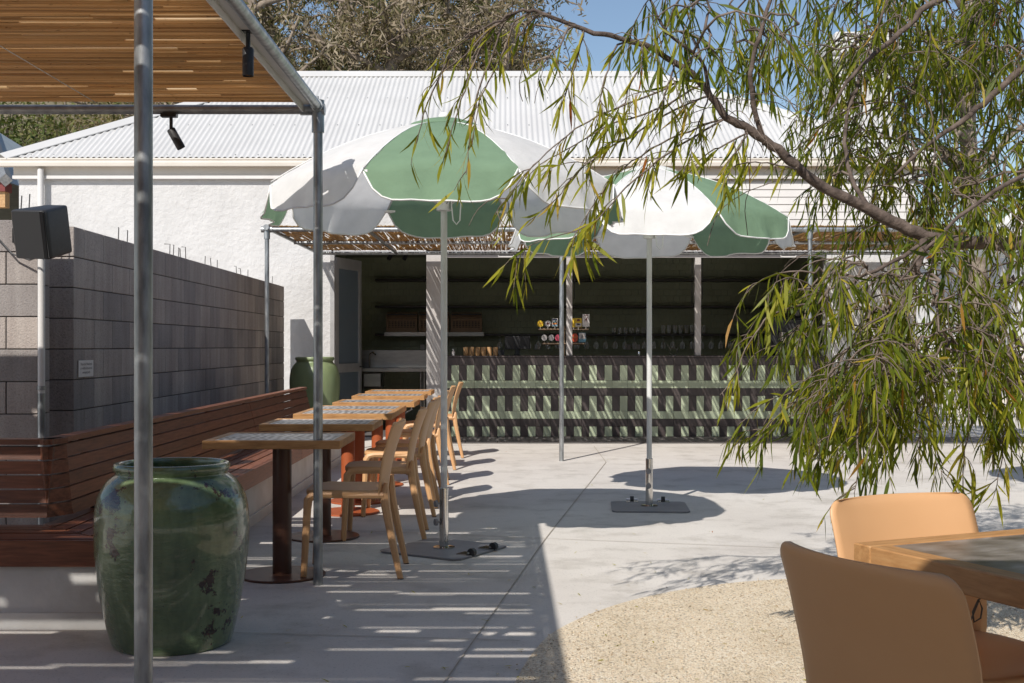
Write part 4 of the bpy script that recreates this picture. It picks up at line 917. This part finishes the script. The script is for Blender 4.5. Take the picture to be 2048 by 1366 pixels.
# beer taps
D = 16.5; tp = empty('beer_tap_rack', (IX(1127, D), D, cz), 0, 'double rail beer tap rack with round and square badges on the bar', 'beer taps')
def col(name, c): return mat(name, c, None, rough=.4)
CC = {'y': col('badge_yellow', (.75,.50,.03)), 'w': col('badge_white', (.62,.58,.56)), 'p': col('badge_pink', (.62,.09,.15)), 'r': col('badge_red', (.60,.08,.03)), 'b': col('badge_blue', (.16,.36,.48)), 'n': col('badge_navy', (.03,.05,.12)), 'o': col('badge_orange', (.65,.22,.04)), 't': col('badge_teal', (.03,.13,.16)), 'm': col('badge_maroon', (.17,.03,.03))}
M['rail'] = mat('copper_rail', (.42,.30,.20), None, rough=.3, metal=.8)
lx = lambda px: IX(px, D) - tp.location.x; lz = lambda py: IZ(py, D) - cz
b = MB(); b.tube([(lx(1077),0,lz(658.5)),(lx(1177),0,lz(658.5))], .016, 12); b.build('upper_rail', M['rail'], tp, smooth=True); b = MB(); b.tube([(lx(1084),-.02,lz(687.5)),(lx(1170),-.02,lz(687.5))], .015, 12); b.build('lower_rail', M['rail'], tp, smooth=True)
b = MB(); b.tube([(lx(1128.5),0.02,0),(lx(1128.5),0.02,lz(652))], .016, 12); b.build('column', M['rail'], tp, smooth=True)
def badge(px, py, w, h, key, shape, extras=()):
    x, z = lx(px), lz(py); ww, hh_ = w / F * D / 2, h / F * D / 2; b = MB()
    mb = Matrix.Translation((x, -.03, z)) @ Matrix.Rotation(R(90), 4, 'X')
    if shape == 'o': b.prism([(ww*math.cos(a*math.pi/10), hh_*math.sin(a*math.pi/10)) for a in range(20)], 0, .01, mb)
    else: b.prism([(-ww,-hh_),(ww,-hh_),(ww,hh_),(-ww,hh_)], 0, .01, mb)
    o = b.build('badge', CC[key], tp, fix=True)
    for (k2, poly) in extras:
        e = MB(); e.prism([(q[0]*ww, q[1]*hh_) for q in poly], .0105, .0125, mb); e.build('badge_print', CC[k2], o, fix=True)
    h_ = MB(); h_.tube([(x, -.02, z - hh_), (x, -.012, z - hh_ - .03)], .007, 6); h_.build('tap_handle', M['chrome'], tp)
circ = lambda r_, cx_=0, cy_=0: [(cx_ + r_*math.cos(a*math.pi/8), cy_ + r_*math.sin(a*math.pi/8)) for a in range(16)]
badge(1080.5, 647.5, 12.5, 13, 'y', 'o', [('o', [(-.45,-.1),(.5,-.05),(.45,.2),(-.4,.12)])]); badge(1095.5, 647.5, 12, 12.5, 'w', 'o', [('m', circ(.38)), ('w', circ(.2))])
badge(1109.5, 645, 11.5, 16, 'w', 's', [('n', [(-.85,.5),(.85,.5),(.85,.85),(-.85,.85)]), ('t', [(-.8,-.05),(-.1,.4),(.2,.35),(.8,-.05)]), ('o', [(-.8,-.1),(.8,-.1),(.8,-.5),(-.8,-.5)]), ('b', [(-.8,-.55),(.8,-.55),(.8,-.9),(-.8,-.9)])])
badge(1147, 645.5, 6, 18, 'y', 's'); badge(1156.5, 645.5, 13, 18, 'y', 's', [('m', [(-.5,.35),(.5,.35),(.4,.75),(-.4,.75)]), ('w', [(-.9,-.1),(.9,-.1),(.9,-.9),(-.9,-.9)]), ('n', [(-.5,-.2),(.5,-.2),(.5,-.5),(-.5,-.5)])])
badge(1171.5, 641, 14, 25, 'w', 's', [('m', [(-.45,-.15),(-.3,-.15),(-.15,.05),(.1,.05),(.12,-.15),(.25,-.15),(.25,.15),(.5,.5),(.38,.55),(.05,.25),(-.3,.15)]), ('m', [(-.5,.78),(.5,.78),(.5,.88),(-.5,.88)])])
badge(1088.5, 675.5, 11, 12.5, 'w', 'o'); badge(1102.5, 675.5, 11, 12.5, 'w', 'o'); badge(1115.5, 675.5, 11, 13, 'p', 'o'); badge(1149.5, 675.5, 12.5, 18, 'r', 'o', [('o', [(-.6,.0),(.6,.0),(.5,.25),(-.5,.25)])])
badge(1164, 675, 14, 19, 'b', 's', [('w', [(-.9,-.3),(.9,-.3),(.9,.95),(-.9,.95)]), ('n', [(-.35,-.2),(0,.7),(.35,-.2),(.2,-.2),(0,.3),(-.2,-.2)])])
# ring stand on the counter
D = 16.35; b = MB(); x, z = IX(1347, D), cz + .055
b.tube([(x + .05*math.cos(a*math.pi/10), D, z + .05*math.sin(a*math.pi/10)) for a in range(21)], .004, 6); b.tube([(x-.04,D,z+.02),(x-.085,D,z+.1)], .004, 6); b.tube([(x+.04,D,z+.0),(x+.085,D,z+.1)], .004, 6); b.box(x-.03, x+.03, D-.03, D+.03, cz, cz+.006)
tag(b.build('ring_stand', M['chrome'], smooth=True), 'small chrome ring with two prongs standing on the bar counter', 'stand')
b = MB(); b.lathe([(.018,0),(.02,.05),(.018,.055)], 12); o = b.build('metal_cup', M['chrome'], smooth=True); o.location = (IX(1278, D), D, cz); tag(o, 'small shiny metal cup on the bar counter behind the parasol pole', 'cup')
# grinder at the right end, behind the leaves
D = 16.6; gd = empty('coffee_grinder', (IX(1575, D), D, cz), 0, 'black coffee machine with glass hoppers at the right end of the bar', 'coffee machine')
b = MB(); b.bbox(-.26,.26,-.15,.2,0,.52,.03); b.build('body', M['black'], gd)
M['smoke'] = mat('smoked_plastic', (.03,.03,.032), None, rough=.12)
for s in (-.12, .12): b = MB(); b.lathe([(.06,.521),(.085,.56),(.09,.66),(.07,.675)], 18, (s, -.02, 0)); b.build('hopper', M['smoke'], gd, smooth=True); b = MB(); b.lathe([(.05,-.0),(.055,.12)], 16, (s, -.19, .2)); b.build('group_head', M['chrome'], gd, smooth=True)
b = MB(); b.bbox(IX(1580,16.2), IX(1602,16.2), 16.2, 16.22, cz, cz + .24, .003); tag(b.build('menu_board', M['sign']), 'pale menu board standing on the right end of the bar', 'menu')
# switch plates
for i, (px, py, w) in enumerate(((1075,694,11),(1254,694,14),(1273,694,14),(845,694,9))):
    D = 18.87; x, z = IX(px, D), IZ(py, D); h_ = w / F * D / 2; b = MB(); b.bbox(x-h_, x+h_, D-.012, D, z-.04, z+.04, .003); b.bbox(x-.01, x+.01, D-.017, D-.0121, z-.01, z+.01, .001); tag(b.build('power_outlet', M['sign']), ('white power outlet right of the till screen on tiled wall', 'left one of two pale power outlets below hanging glasses', 'right one of two pale power outlets below hanging glasses', 'pale power outlet beside the doorway pillar above the sink')[i], 'outlet', 'outlets on the tiled wall')
# glasses on the lowest shelf and hanging below it
m, N, L, Bs = newmat('drinking_glass'); Bs.inputs['Base Color'].default_value = (.92,.93,.92,1); Bs.inputs['Roughness'].default_value = .12
T = N.new('ShaderNodeBsdfTransparent'); lw = N.new('ShaderNodeLayerWeight'); lw.inputs[0].default_value = .6; mx = N.new('ShaderNodeMixShader'); ad = N.new('ShaderNodeMath'); ad.operation = 'MULTIPLY_ADD'; ad.inputs[1].default_value = .6; ad.inputs[2].default_value = .28; L.new(lw.outputs['Facing'], ad.inputs[0]); L.new(ad.outputs[0], mx.inputs[0]); L.new(T.outputs[0], mx.inputs[1]); L.new(Bs.outputs[0], mx.inputs[2]); L.new(mx.outputs[0], N['Material Output'].inputs[0]); M['dglass'] = m
b = MB(); b.lathe([(.026,0),(.034,.03),(.036,.06),(.03,.09)], 12, cap1=False); g1 = b.mesh('tumbler', M['dglass'], 'all'); b = MB(); b.lathe([(.026,0),(.036,.13)], 12, cap1=False); g2 = b.mesh('tall_glass', M['dglass'], 'all')
b = MB(); b.lathe([(.032,-.002),(.030,-.006),(.004,-.012),(.004,-.085),(.03,-.11),(.04,-.15),(.032,-.2)], 12, cap1=False); g3 = b.mesh('wine_glass', M['dglass'], 'all')
D = 18.68; zsh = IZ(667, 18.62)
for i in range(7): o = link('tumbler', g1); o.location = (IX(1228 + i * 11.8, D), D, zsh + .001); tag(o, 'low glass in the row of seven on the lowest dark shelf', 'glass', 'low glasses on the shelf')
for i in range(8): o = link('tall_glass', g2); o.location = (IX(1327 + i * 11.4, D), D, zsh + .001); tag(o, 'tall glass in the row of eight on the lowest dark shelf', 'glass', 'tall glasses on the shelf')
for i in range(28): o = link('wine_glass', g3); o.location = (IX(1000 + i * 19.2, D), D, zsh - .036); tag(o, 'stemmed glass hanging upside down below the lowest dark shelf', 'glass', 'glasses hanging under the shelf')
for i, px in enumerate((781, 812)):
    D = 17.8; o = empty('ceiling_spot', (IX(px, D), D, 2.66), 0, ('left', 'right')[i] + ' small black ceiling spotlight seen through the doorway', 'spotlight', 'spotlights on the bar ceiling'); b = MB(); b.tube([(0,0,0),(0,0,-.05)], .01, 6); b.build('stem', M['black_metal'], o); b = MB(); b.tube([(.03,0,-.04),(-.03,-.03,-.16)], .032, 10); b.build('lamp_body', M['black_metal'], o)

# ------------------------------------------------------------------ far right: picket fence, wall
fc = empty('picket_fence', (7.2, 20.4, 0), 0, 'cream vertical picket fence beyond the paving on the right', 'fence')
b = MB(); b.bbox(-.021, .021, -.01, .01, .02, 1.18, .004); pm = b.mesh('picket', M['cream'])
for i in range(74): o = link('picket', pm, fc); o.location = (i * .075, random.uniform(-.002, .002), random.uniform(-.008, .008)); o.rotation_euler = (0, random.gauss(0, .006), 0)
for z in (.25, .98): b = MB(); b.box(-.05, 5.6, .012, .05, z, z + .07); b.build('rail', M['cream'], fc)
b = MB(); b.box(7.75 - 7.2, 8.2 - 7.2, -.03, -.013, 1.12, 1.25); b.build('green_plate', mat('green_plate', (.05,.35,.10), None, rough=.5), fc)
b = MB(); b.box(7.4, 16, 25, 25.3, 0, 3.3); tag(b.build('garden_wall', M['render']), 'pale rendered wall behind the picket fence on the right', 'wall')
# ------------------------------------------------------------------ weeping tree on the right
rs = random.Random(11)
tree = empty('weeping_tree', (2.95, 5.2, 0), 0, 'weeping willow leaved tree reaching in from the right with hanging narrow leaves', 'tree')
class Leaves:
    def __init__(s): s.v = []; s.f = []; s.t = []
    def leaf(s, p, d, nrm, ln, wd, bend, tint):
        curl = (hash((round(p.x * 1e4), round(p.z * 1e4))) % 100 / 100 - .5) * .5
        side = d.cross(nrm); side = side.normalized() if side.length > 1e-6 else Vector((1,0,0)); b = len(s.v)
        for (t, w) in ((0., .12), (.28, .9), (.62, .85), (1., .0)):
            c = p + d * (ln * t) + side * (bend * ln * t * t) + nrm * (curl * ln * t * t) - Vector((0, 0, .10 * ln * t * t))
            if w > 0: s.v += [c - side * (w * wd / 2) , c + side * (w * wd / 2)]; s.t += [tint, tint]
            else: s.v.append(c); s.t.append(tint)
        s.f += [(b,b+1,b+3,b+2),(b+2,b+3,b+5,b+4),(b+4,b+5,b+6)]
    def mesh(s, name, m):
        me = bpy.data.meshes.new(name); me.from_pydata([tuple(v) for v in s.v], [], s.f); me.materials.append(m)
        at = me.attributes.new('tint', 'FLOAT', 'POINT'); at.data.foreach_set('value', s.t)
        me.polygons.foreach_set('use_smooth', [True] * len(me.polygons)); me.update(); return me
TM = .66
LV = Leaves(); TW = MB(); hero = []                     # hero: single leaves in the open, each its own object
def rnd3(k=1.): return Vector((rs.gauss(0,k), rs.gauss(0,k), rs.gauss(0,k)))
def path(p, d, ln, grav, n, jit):
    p = Vector(p); d = Vector(d).normalized(); pts = [p.copy()]
    for i in range(n):
        d = (d + Vector((0,0,-grav)) + rnd3(jit)).normalized(); p = p + d * (ln / n); pts.append(p.copy())
    return pts
def leafy(pts, step, ll, dens=1., heroic=False, r0=.003, r1=.0012):
    L_ = len(pts); TW.tube(pts, [r0 + (r1 - r0) * i / (L_-1) for i in range(L_)], 4, cap=False)
    acc = 0.
    for a, c in zip(pts, pts[1:]):
        seg = (c - a); sl_ = seg.length; t = seg.normalized(); acc += sl_
        while acc > step:
            acc -= step
            if rs.random() > dens: continue
            q = a.lerp(c, rs.random()); side = t.cross(rnd3()).normalized()
            d = (t * rs.uniform(.3, .8) + side * rs.uniform(.25, .65) + Vector((0,0,-rs.uniform(.3,.9)))).normalized()
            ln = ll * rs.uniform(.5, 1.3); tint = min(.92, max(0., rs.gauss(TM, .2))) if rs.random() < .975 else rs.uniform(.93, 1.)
            arg = (q, d, rnd3().normalized(), ln, ln * rs.uniform(.085, .135), rs.gauss(0, .12), tint)
            if heroic and len(hero) < 290: hero.append(arg)
            else: LV.leaf(*arg)
def stem(pts, ntw, tl, ll, dens=1., heroic=False, r0=.004, bare=.1):
    leafy(pts, .026, ll, dens * .7, heroic, r0, .0013)
    for i in range(ntw):
        k = rs.randrange(1, len(pts) - 1) if len(pts) > 2 else 0
        d = (pts[min(k+1, len(pts)-1)] - pts[k]).normalized(); sd = d.cross(rnd3()).normalized()
        pp = path(pts[k].lerp(pts[min(k+1,len(pts)-1)], rs.random()), d * .5 + sd * .8, tl * rs.uniform(.5, 1.2), .28, 5, .1)
        leafy(pp, .021, ll, 0. if rs.random() < bare else dens, heroic, .0022, .001)
def PP(seq, jit=0.):
    pts = [P(x, y, d) for x, y, d in seq]; out = []
    for i in range(len(pts) - 1):
        p0, p1, p2, p3 = pts[max(i-1,0)], pts[i], pts[i+1], pts[min(i+2,len(pts)-1)]
        for k in range(4):
            t = k / 4; out.append(.5*((2*p1)+(p2-p0)*t+(2*p0-5*p1+4*p2-p3)*t*t+(3*p1-p0-3*p2+p3)*t**3) + rnd3(jit))
    out.append(pts[-1]); return out
NET = []
def limb(name, pts, r0, r1, n=9, power=1.):
    L_ = len(pts); rr = [(r0 + (r1 - r0) * (i / (L_-1)) ** power) * rs.uniform(.93, 1.08) for i in range(L_)]
    b = MB(); b.tube(pts, rr, n); NET.extend(pts); return b.build(name, M['bark'], tree, True, smooth='all')
trunk_top = Vector((2.62, 5.1, 1.62))
b = MB(); b.tube([(2.98,5.2,-.05),(2.95,5.2,.3),(2.88,5.18,.8),(2.76,5.14,1.25),(2.62,5.1,1.62)], [.13,.105,.09,.08,.07], 14); b.build('trunk', M['bark'], tree, True, smooth='all')
b = MB(); b.tube([trunk_top - Vector((-.05,0,.1)), (2.66,5.15,2.2), (2.5,5.2,2.75), (2.45,5.3,3.3), (2.5,5.4,3.9)], [.065,.055,.045,.035,.02], 12); b.build('trunk', M['bark'], tree, True, smooth='all'); NET += [Vector((2.66,5.15,2.2)), Vector((2.5,5.2,2.75)), Vector((2.45,5.3,3.3)), Vector((2.5,5.4,3.9))]
B1 = PP([(2300,505,5.1),(2160,490,5.05),(2050,487,5.0),(1960,487,4.97),(1870,478,4.93),(1800,452,4.9),(1740,420,4.88),(1660,383,4.85),(1600,340,4.82),(1555,298,4.8),(1500,262,4.78),(1455,235,4.76),(1420,190,4.73),(1385,150,4.7),(1310,100,4.65),(1240,75,4.6),(1170,60,4.57),(1080,24,4.55),(1035,24,4.53),(990,45,4.5),(930,75,4.48)], .003)
limb('branch', B1, .036, .003, 10, .8)
B2 = PP([(1530,290,4.8),(1515,240,4.78),(1502,180,4.75),(1505,120,4.75),(1525,60,4.75),(1545,-20,4.75),(1570,-120,4.75)], .002); limb('branch', B2, .012, .006)
B3 = PP([(2190,40,5.1),(2060,125,5.1),(1985,190,5.05),(1920,245,5.0),(1850,292,4.95),(1790,350,4.95)], .003); limb('branch', B3, .018, .006)
B4 = PP([(2240,-120,5.2),(2040,-60,5.1),(1880,-5,5.0),(1815,52,4.95),(1745,110,4.9),(1690,170,4.85),(1655,230,4.8)], .003); limb('branch', B4, .02, .004)
B5 = PP([(1850,470,4.93),(1838,530,4.85),(1812,590,4.8),(1790,650,4.75),(1772,720,4.7)], .003); limb('branch', B5, .017, .006)
B6 = PP([(2330,800,5.2),(2150,785,5.0),(2040,772,4.8),(1985,775,4.75),(1930,730,4.7),(1890,690,4.7)], .003); limb('branch', B6, .014, .004)
B7 = PP([(1420,190,4.73),(1400,120,4.7),(1330,60,4.6),(1300,0,4.6),(1260,-80,4.6)], .002); limb('branch', B7, .008, .003)
B8 = PP([(1860,480,4.93),(1790,520,4.9),(1720,560,4.8),(1660,600,4.7),(1560,620,4.6)], .004); limb('branch', B8, .010, .003)
B9 = PP([(2200,250,5.0),(2080,330,4.8),(1960,400,4.7),(1880,470,4.6),(1800,560,4.5)], .003); limb('branch', B9, .012, .004)
B10 = PP([(1740,420,4.88),(1700,350,5.0),(1690,260,5.1),(1720,150,5.2),(1760,40,5.2),(1790,-60,5.2)], .003); limb('branch', B10, .010, .004)
# hanging sprays drawn one by one where they stand free against parasol, roof and sky
free = [
 [(990,45),(930,110),(880,150),(840,215)], [(930,75),(895,120),(858,200),(838,260),(822,330)], [(1000,40),(960,100),(930,180),(905,260),(885,330)], [(1010,35),(985,110),(955,190),(940,280),(932,350)],
 [(1035,24),(1000,120),(960,200),(945,290)], [(1080,24),(1050,60),(1045,120),(1050,165)], [(1140,50),(1120,90),(1100,110),(1085,120)],
 [(1385,150),(1300,190),(1200,230),(1110,290),(1050,350),(990,430)], [(1420,190),(1330,230),(1230,290),(1160,340),(1110,400),(1060,440)], [(1400,170),(1310,220),(1220,250),(1150,290),(1080,330),(1010,400)],
 [(1455,235),(1380,260),(1300,300),(1230,350),(1180,420),(1135,490)], [(1455,235),(1360,290),(1280,350),(1230,400),(1180,450),(1060,490),(1000,540)], [(1500,262),(1450,290),(1410,310),(1380,345)],
 [(1310,100),(1270,150),(1250,210),(1240,280)], [(1240,75),(1215,140),(1200,200),(1190,260)], [(1350,130),(1335,170),(1325,210),(1315,255)], [(1170,60),(1150,130),(1130,190),(1110,230)],
 [(1420,190),(1405,225),(1392,260),(1380,300)], [(1600,340),(1560,330),(1510,325),(1465,335),(1445,380)], [(1500,262),(1480,290),(1460,320),(1445,350)],
 [(1560,620),(1530,640),(1490,700),(1465,760),(1440,790)] , [(1800,560),(1740,700),(1680,740),(1600,780),(1540,800),(1475,850)], [(1660,600),(1600,560),(1560,560),(1530,600)],
 [(1985,775),(1950,830),(1930,900),(1925,980),(1935,1030)], [(2040,772),(2010,850),(2000,930),(1985,1000)]]
for k, s_ in enumerate(free):
    d0 = 4.55 + rs.uniform(-.2, .2); near = min(NET, key=lambda q: (q - P(s_[0][0], s_[0][1], 4.7)).length)
    pts = PP([(x, y, near.y + (d0 - near.y) * i / (len(s_)-1)) for i, (x, y) in enumerate(s_)], .002); pts[0] = near
    stem(pts, (2 if k < 7 else (1 + len(s_) if k < 12 else 3)) if k < 20 else 5, .13 if k < 7 else (.17 if k < 12 else .12), .11, 1., k < 14 or k >= 19, .0045, .06)
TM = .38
def connect(q):
    c = [n for n in NET if n.z > q.z - .15] or NET; n = min(c, key=lambda v: (v - q).length); m_ = n.lerp(q, .5) + Vector((rs.gauss(0,.04), rs.gauss(0,.04), .12 * (n - q).length))
    pts = [n, n.lerp(m_, .5) + Vector((0,0,.02)), m_, m_.lerp(q, .5) + Vector((0,0,.02)), q]; TW.tube(pts, [.006,.0055,.005,.0045,.004], 5, cap=False)
    for v in pts[1:]: NET.append(v)
def zone(n, x0, x1, y0, y1, d0, d1, l0, l1, ntw, ll, lean=-.15, keep=None, dens=1.):
    k = 0
    while k < n:
        px, py = rs.uniform(x0, x1), rs.uniform(y0, y1)
        if keep and not keep(px, py): continue
        k += 1; q = P(px, py, rs.uniform(d0, d1)); connect(q)
        pts = path(q, (lean + rs.gauss(0,.4), rs.gauss(0,.4), rs.uniform(-.3,.35)), rs.uniform(l0, l1), .22, 8, .09); stem(pts, ntw, .17, ll, dens)
zone(120, 1640, 2150, -80, 400, 5.0, 6.0, .35, .6, 7, .092, keep=lambda x, y: not (x < 1740 and 60 < y < 420 and rs.random() < .6))
zone(56, 1670, 1900, 500, 760, 4.3, 5.4, .3, .5, 7, .092, -.04, keep=lambda x, y: y < 440 + (x - 1560) * 1.6 + 120)
zone(30, 1880, 2150, 510, 720, 4.4, 5.6, .25, .45, 5, .10)
zone(22, 1640, 1880, 740, 860, 4.3, 5.2, .22, .32, 5, .10)
zone(20, 1290, 1640, -90, 100, 4.4, 5.2, .22, .36, 5, .10)
zone(3, 1620, 1660, 500, 640, 4.4, 5.0, .28, .45, 5, .10)
zone(10, 1860, 2150, 330, 440, 5.1, 5.8, .2, .35, 4, .09)
zone(8, 1900, 2100, 700, 820, 4.3, 5., .2, .34, 4, .10)
# crown above the picture
for i in range(52):
    q = Vector((rs.uniform(1.2, 4.2), rs.uniform(3.9, 6.6), rs.uniform(2.75, 4.0))); connect(q); stem(path(q, rnd3(), rs.uniform(.4,.7), .15, 7, .1), 7, .22, .105)
for i in range(26):                                     # bare fine twigs
    n = rs.choice(NET[:90]); TW.tube(path(n, (rs.gauss(-.2,.6), rs.gauss(0,.5), rs.uniform(-.5,.3)), rs.uniform(.25,.6), .15, 9, .16), .0017, 4, cap=False)
TW.build('twigs', M['twig'], tree, True, smooth='all')['kind'] = 'stuff'
link('foliage', LV.mesh('foliage', M['leaf']), tree, True)['kind'] = 'stuff'
# single leaves share a few blades
variants = []
for t in (.15, .3, .42, .55, .68, .82, .97):
    for bend in (-.12, .1):
        lm = Leaves(); lm.leaf(Vector((0,0,0)), Vector((0,1,0)), Vector((0,0,1)), 1., .105, bend, t); variants.append((t, lm.mesh('leaf', M['leaf'])))
for (q, d, nrm, ln, wd, bend, tint) in hero:
    t, me = min(variants, key=lambda v: abs(v[0] - tint) + rs.random() * .05)
    sd = d.cross(nrm).normalized(); up = sd.cross(d).normalized(); o = link('leaf', me, tree)
    rot = Matrix((sd, d, up)).transposed().to_4x4(); o.matrix_parent_inverse = Matrix.Translation(-tree.location); o.matrix_basis = Matrix.Translation(q) @ rot @ Matrix.Scale(ln, 4)

# ------------------------------------------------------------------ background trees and hillside bushes
def bg_tree(name, x, y, z0, h, cr, label, m, bias, seed, nl=2600, z_low=.35, group='dry trees behind the bar'):
    global rs; rs = random.Random(seed)
    o = empty(name, (x, y, z0), 0, label, 'tree', group); tr = MB(); lf = Leaves(); top_ = Vector((rs.gauss(0,.3), rs.gauss(0,.3), h * .8))
    pts = [Vector((0,0,-.3)), Vector((rs.gauss(0,.15), 0, h*.25)), Vector((rs.gauss(0,.25), rs.gauss(0,.2), h*.55)), top_]; tr.tube(pts, [h*.028, h*.022, h*.016, h*.006], 10); tr.build('trunk', m, o, smooth='all')
    br = MB(); ends = []
    for i in range(22):
        t = rs.uniform(z_low, .98); k = t * 2.999; a = pts[int(k)].lerp(pts[int(k)+1], k - int(k)); an = rs.uniform(0, 2*math.pi); ln = cr * rs.uniform(.5, 1.1)
        pp = path(a, (math.cos(an), math.sin(an), rs.uniform(.3, 1.3)), ln, .03, 6, .16); br.tube(pp, [h*.008*(1 - q/7.5) for q in range(7)], 6)
        for j in range(5):
            s0 = pp[rs.randrange(2, 7)]; p2 = path(s0, rnd3() + Vector((0,0,.5)), rs.uniform(.4, 1.1), .08, 5, .22); br.tube(p2, [h*.0028*(1-q/7) for q in range(6)], 4, cap=False); ends += p2[1:]
    br.build('limbs', m, o, smooth='all'); cl = [(e, min(1, max(0, rs.gauss(bias, .22)))) for e in ends if rs.random() < .8]
    for i in range(nl):
        e, t = rs.choice(cl); q = e + rnd3(.17); d = (rnd3() + Vector((0,0,-.5))).normalized(); lf.leaf(q, d, rnd3().normalized(), rs.uniform(.10,.22), rs.uniform(.02,.05), rs.gauss(0,.2), min(1, max(0, t + rs.gauss(0,.12))))
    c_ = link('crown', lf.mesh('crown', M['bg_leaf'] if bias > .4 else M['bush_leaf']), o); c_['kind'] = 'stuff'
tl_ = [(-6.7,25.5,10.5,2.1,'dry brown tree above the roof, leftmost beside the bamboo roof edge'), (-5.0,24.5,10.8,2.0,'dry grey brown tree above the roof, second from the left'), (-3.7,26.5,11.5,2.2,'dry tree with forked trunk above the roof, third from the left'),
       (-2.3,25.0,10.6,1.9,'dry brown tree above the middle of the roof ridge'), (-1.0,26.8,11.2,2.1,'dry brown tree right of the middle behind the hanging leaves'), (.1,25.6,10.2,1.7,'dry tree at the right end of the group next to blue sky'),
       (-8.2,31,13,2.6,'tall dry tree farther back, behind the bamboo roof corner'), (-6.4,32,13,2.6,'tall dry tree farther back, left part of the grove'), (-4.6,31,13,2.5,'tall dry tree farther back, left of the grove middle'), (-2.9,32,13.2,2.6,'tall dry tree farther back in the grove middle'), (-1.3,31,12.6,2.3,'tall dry tree farther back, right of the grove middle'), (.2,32,12,1.9,'tall dry tree farther back at the right end of the grove')]
for i, (x, y, h, cr, lb) in enumerate(tl_): bg_tree('dry_tree', x, y, 0, h, cr, lb, M['bg_bark'], (.5,.6,.46,.62,.5,.64,.5,.55,.48,.6,.52,.6)[i], 100 + i, 8000)
bg_tree('distant_tree', 9.6, 41, 0, 10.2, 1.6, 'small distant green tree between roof and chimney', M['bg_bark'], .3, 140, 1500, .5, 'distant green trees')
bg_tree('shade_tree', 8.75, 22.3, 0, 9.5, 3.2, 'tree with pale bark trunk behind the picket fence', M['bg_bark'], .25, 141, 3600, .5, 'distant green trees')
def bush(x, y, z, r, lb, seed, bias):
    global rs; rs = random.Random(seed); o = empty('bush', (x, y, z), 0, lb, 'bush', 'bushes on the hillside'); st = MB(); lf = Leaves()
    for i in range(26):
        pp = path((rs.gauss(0,.1),rs.gauss(0,.1),-.1), (rs.gauss(0,.7), rs.gauss(0,.7), 1), r * rs.uniform(.7,1.4), .1, 5, .2); st.tube(pp, [.03,.026,.02,.015,.01,.005], 4, cap=False)
        for q in pp[2:]:
            for j in range(7): lf.leaf(q + rnd3(.22 * r), (rnd3() + Vector((0,0,.3))).normalized(), rnd3().normalized(), rs.uniform(.12,.3), rs.uniform(.04,.09), 0, min(1, max(0, rs.gauss(bias, .15))))
    st.build('stems', M['bg_bark'], o); link('leaves', lf.mesh('leaves', M['bush_leaf']), o)['kind'] = 'stuff'
hb = [(-20,340,35,1.7,.3),(30,300,33,1.6,.45),(75,330,34,1.5,.2),(110,285,36,1.6,.6),(150,300,36,1.5,.35),(190,270,37,1.6,.85),(235,250,38,1.7,.9),(275,255,38,1.7,.75),(10,250,40,1.9,.25),(70,245,41,1.8,.55),(130,235,41,1.9,.7),(190,225,42,1.9,.9),(250,215,42,1.9,.85),(300,215,42,1.8,.6)]
nm = ['first','second','third','fourth','fifth','sixth','seventh']
for i, (px, py, D, r, bi) in enumerate(hb):
    q = P(px, py, D); bush(q.x, q.y, q.z - r * .6, r, (nm[i] + ' bush from the left in the lower row on the hillside') if i < 8 and i < 7 else (nm[(i - 7) % 7] + ' bush from the left in the upper row on the hillside'), 200 + i, bi)
# fallen leaves on the paving and the gravel
rs = random.Random(77); lf = Leaves()
for i in range(150):
    q = G(rs.uniform(450, 2000), rs.uniform(900, 1360), .008); a = rs.uniform(0, 6.3)
    lf.leaf(q, Vector((math.cos(a), math.sin(a), 0)), Vector((0,0,1)) + rnd3(.15), rs.uniform(.015,.05), rs.uniform(.004,.008), rs.gauss(0,.2), rs.uniform(.8, 1.))
tag(link('fallen_leaves', lf.mesh('fallen_leaves', M['leaf'])), 'dry narrow leaves scattered over the paving', kind='stuff')
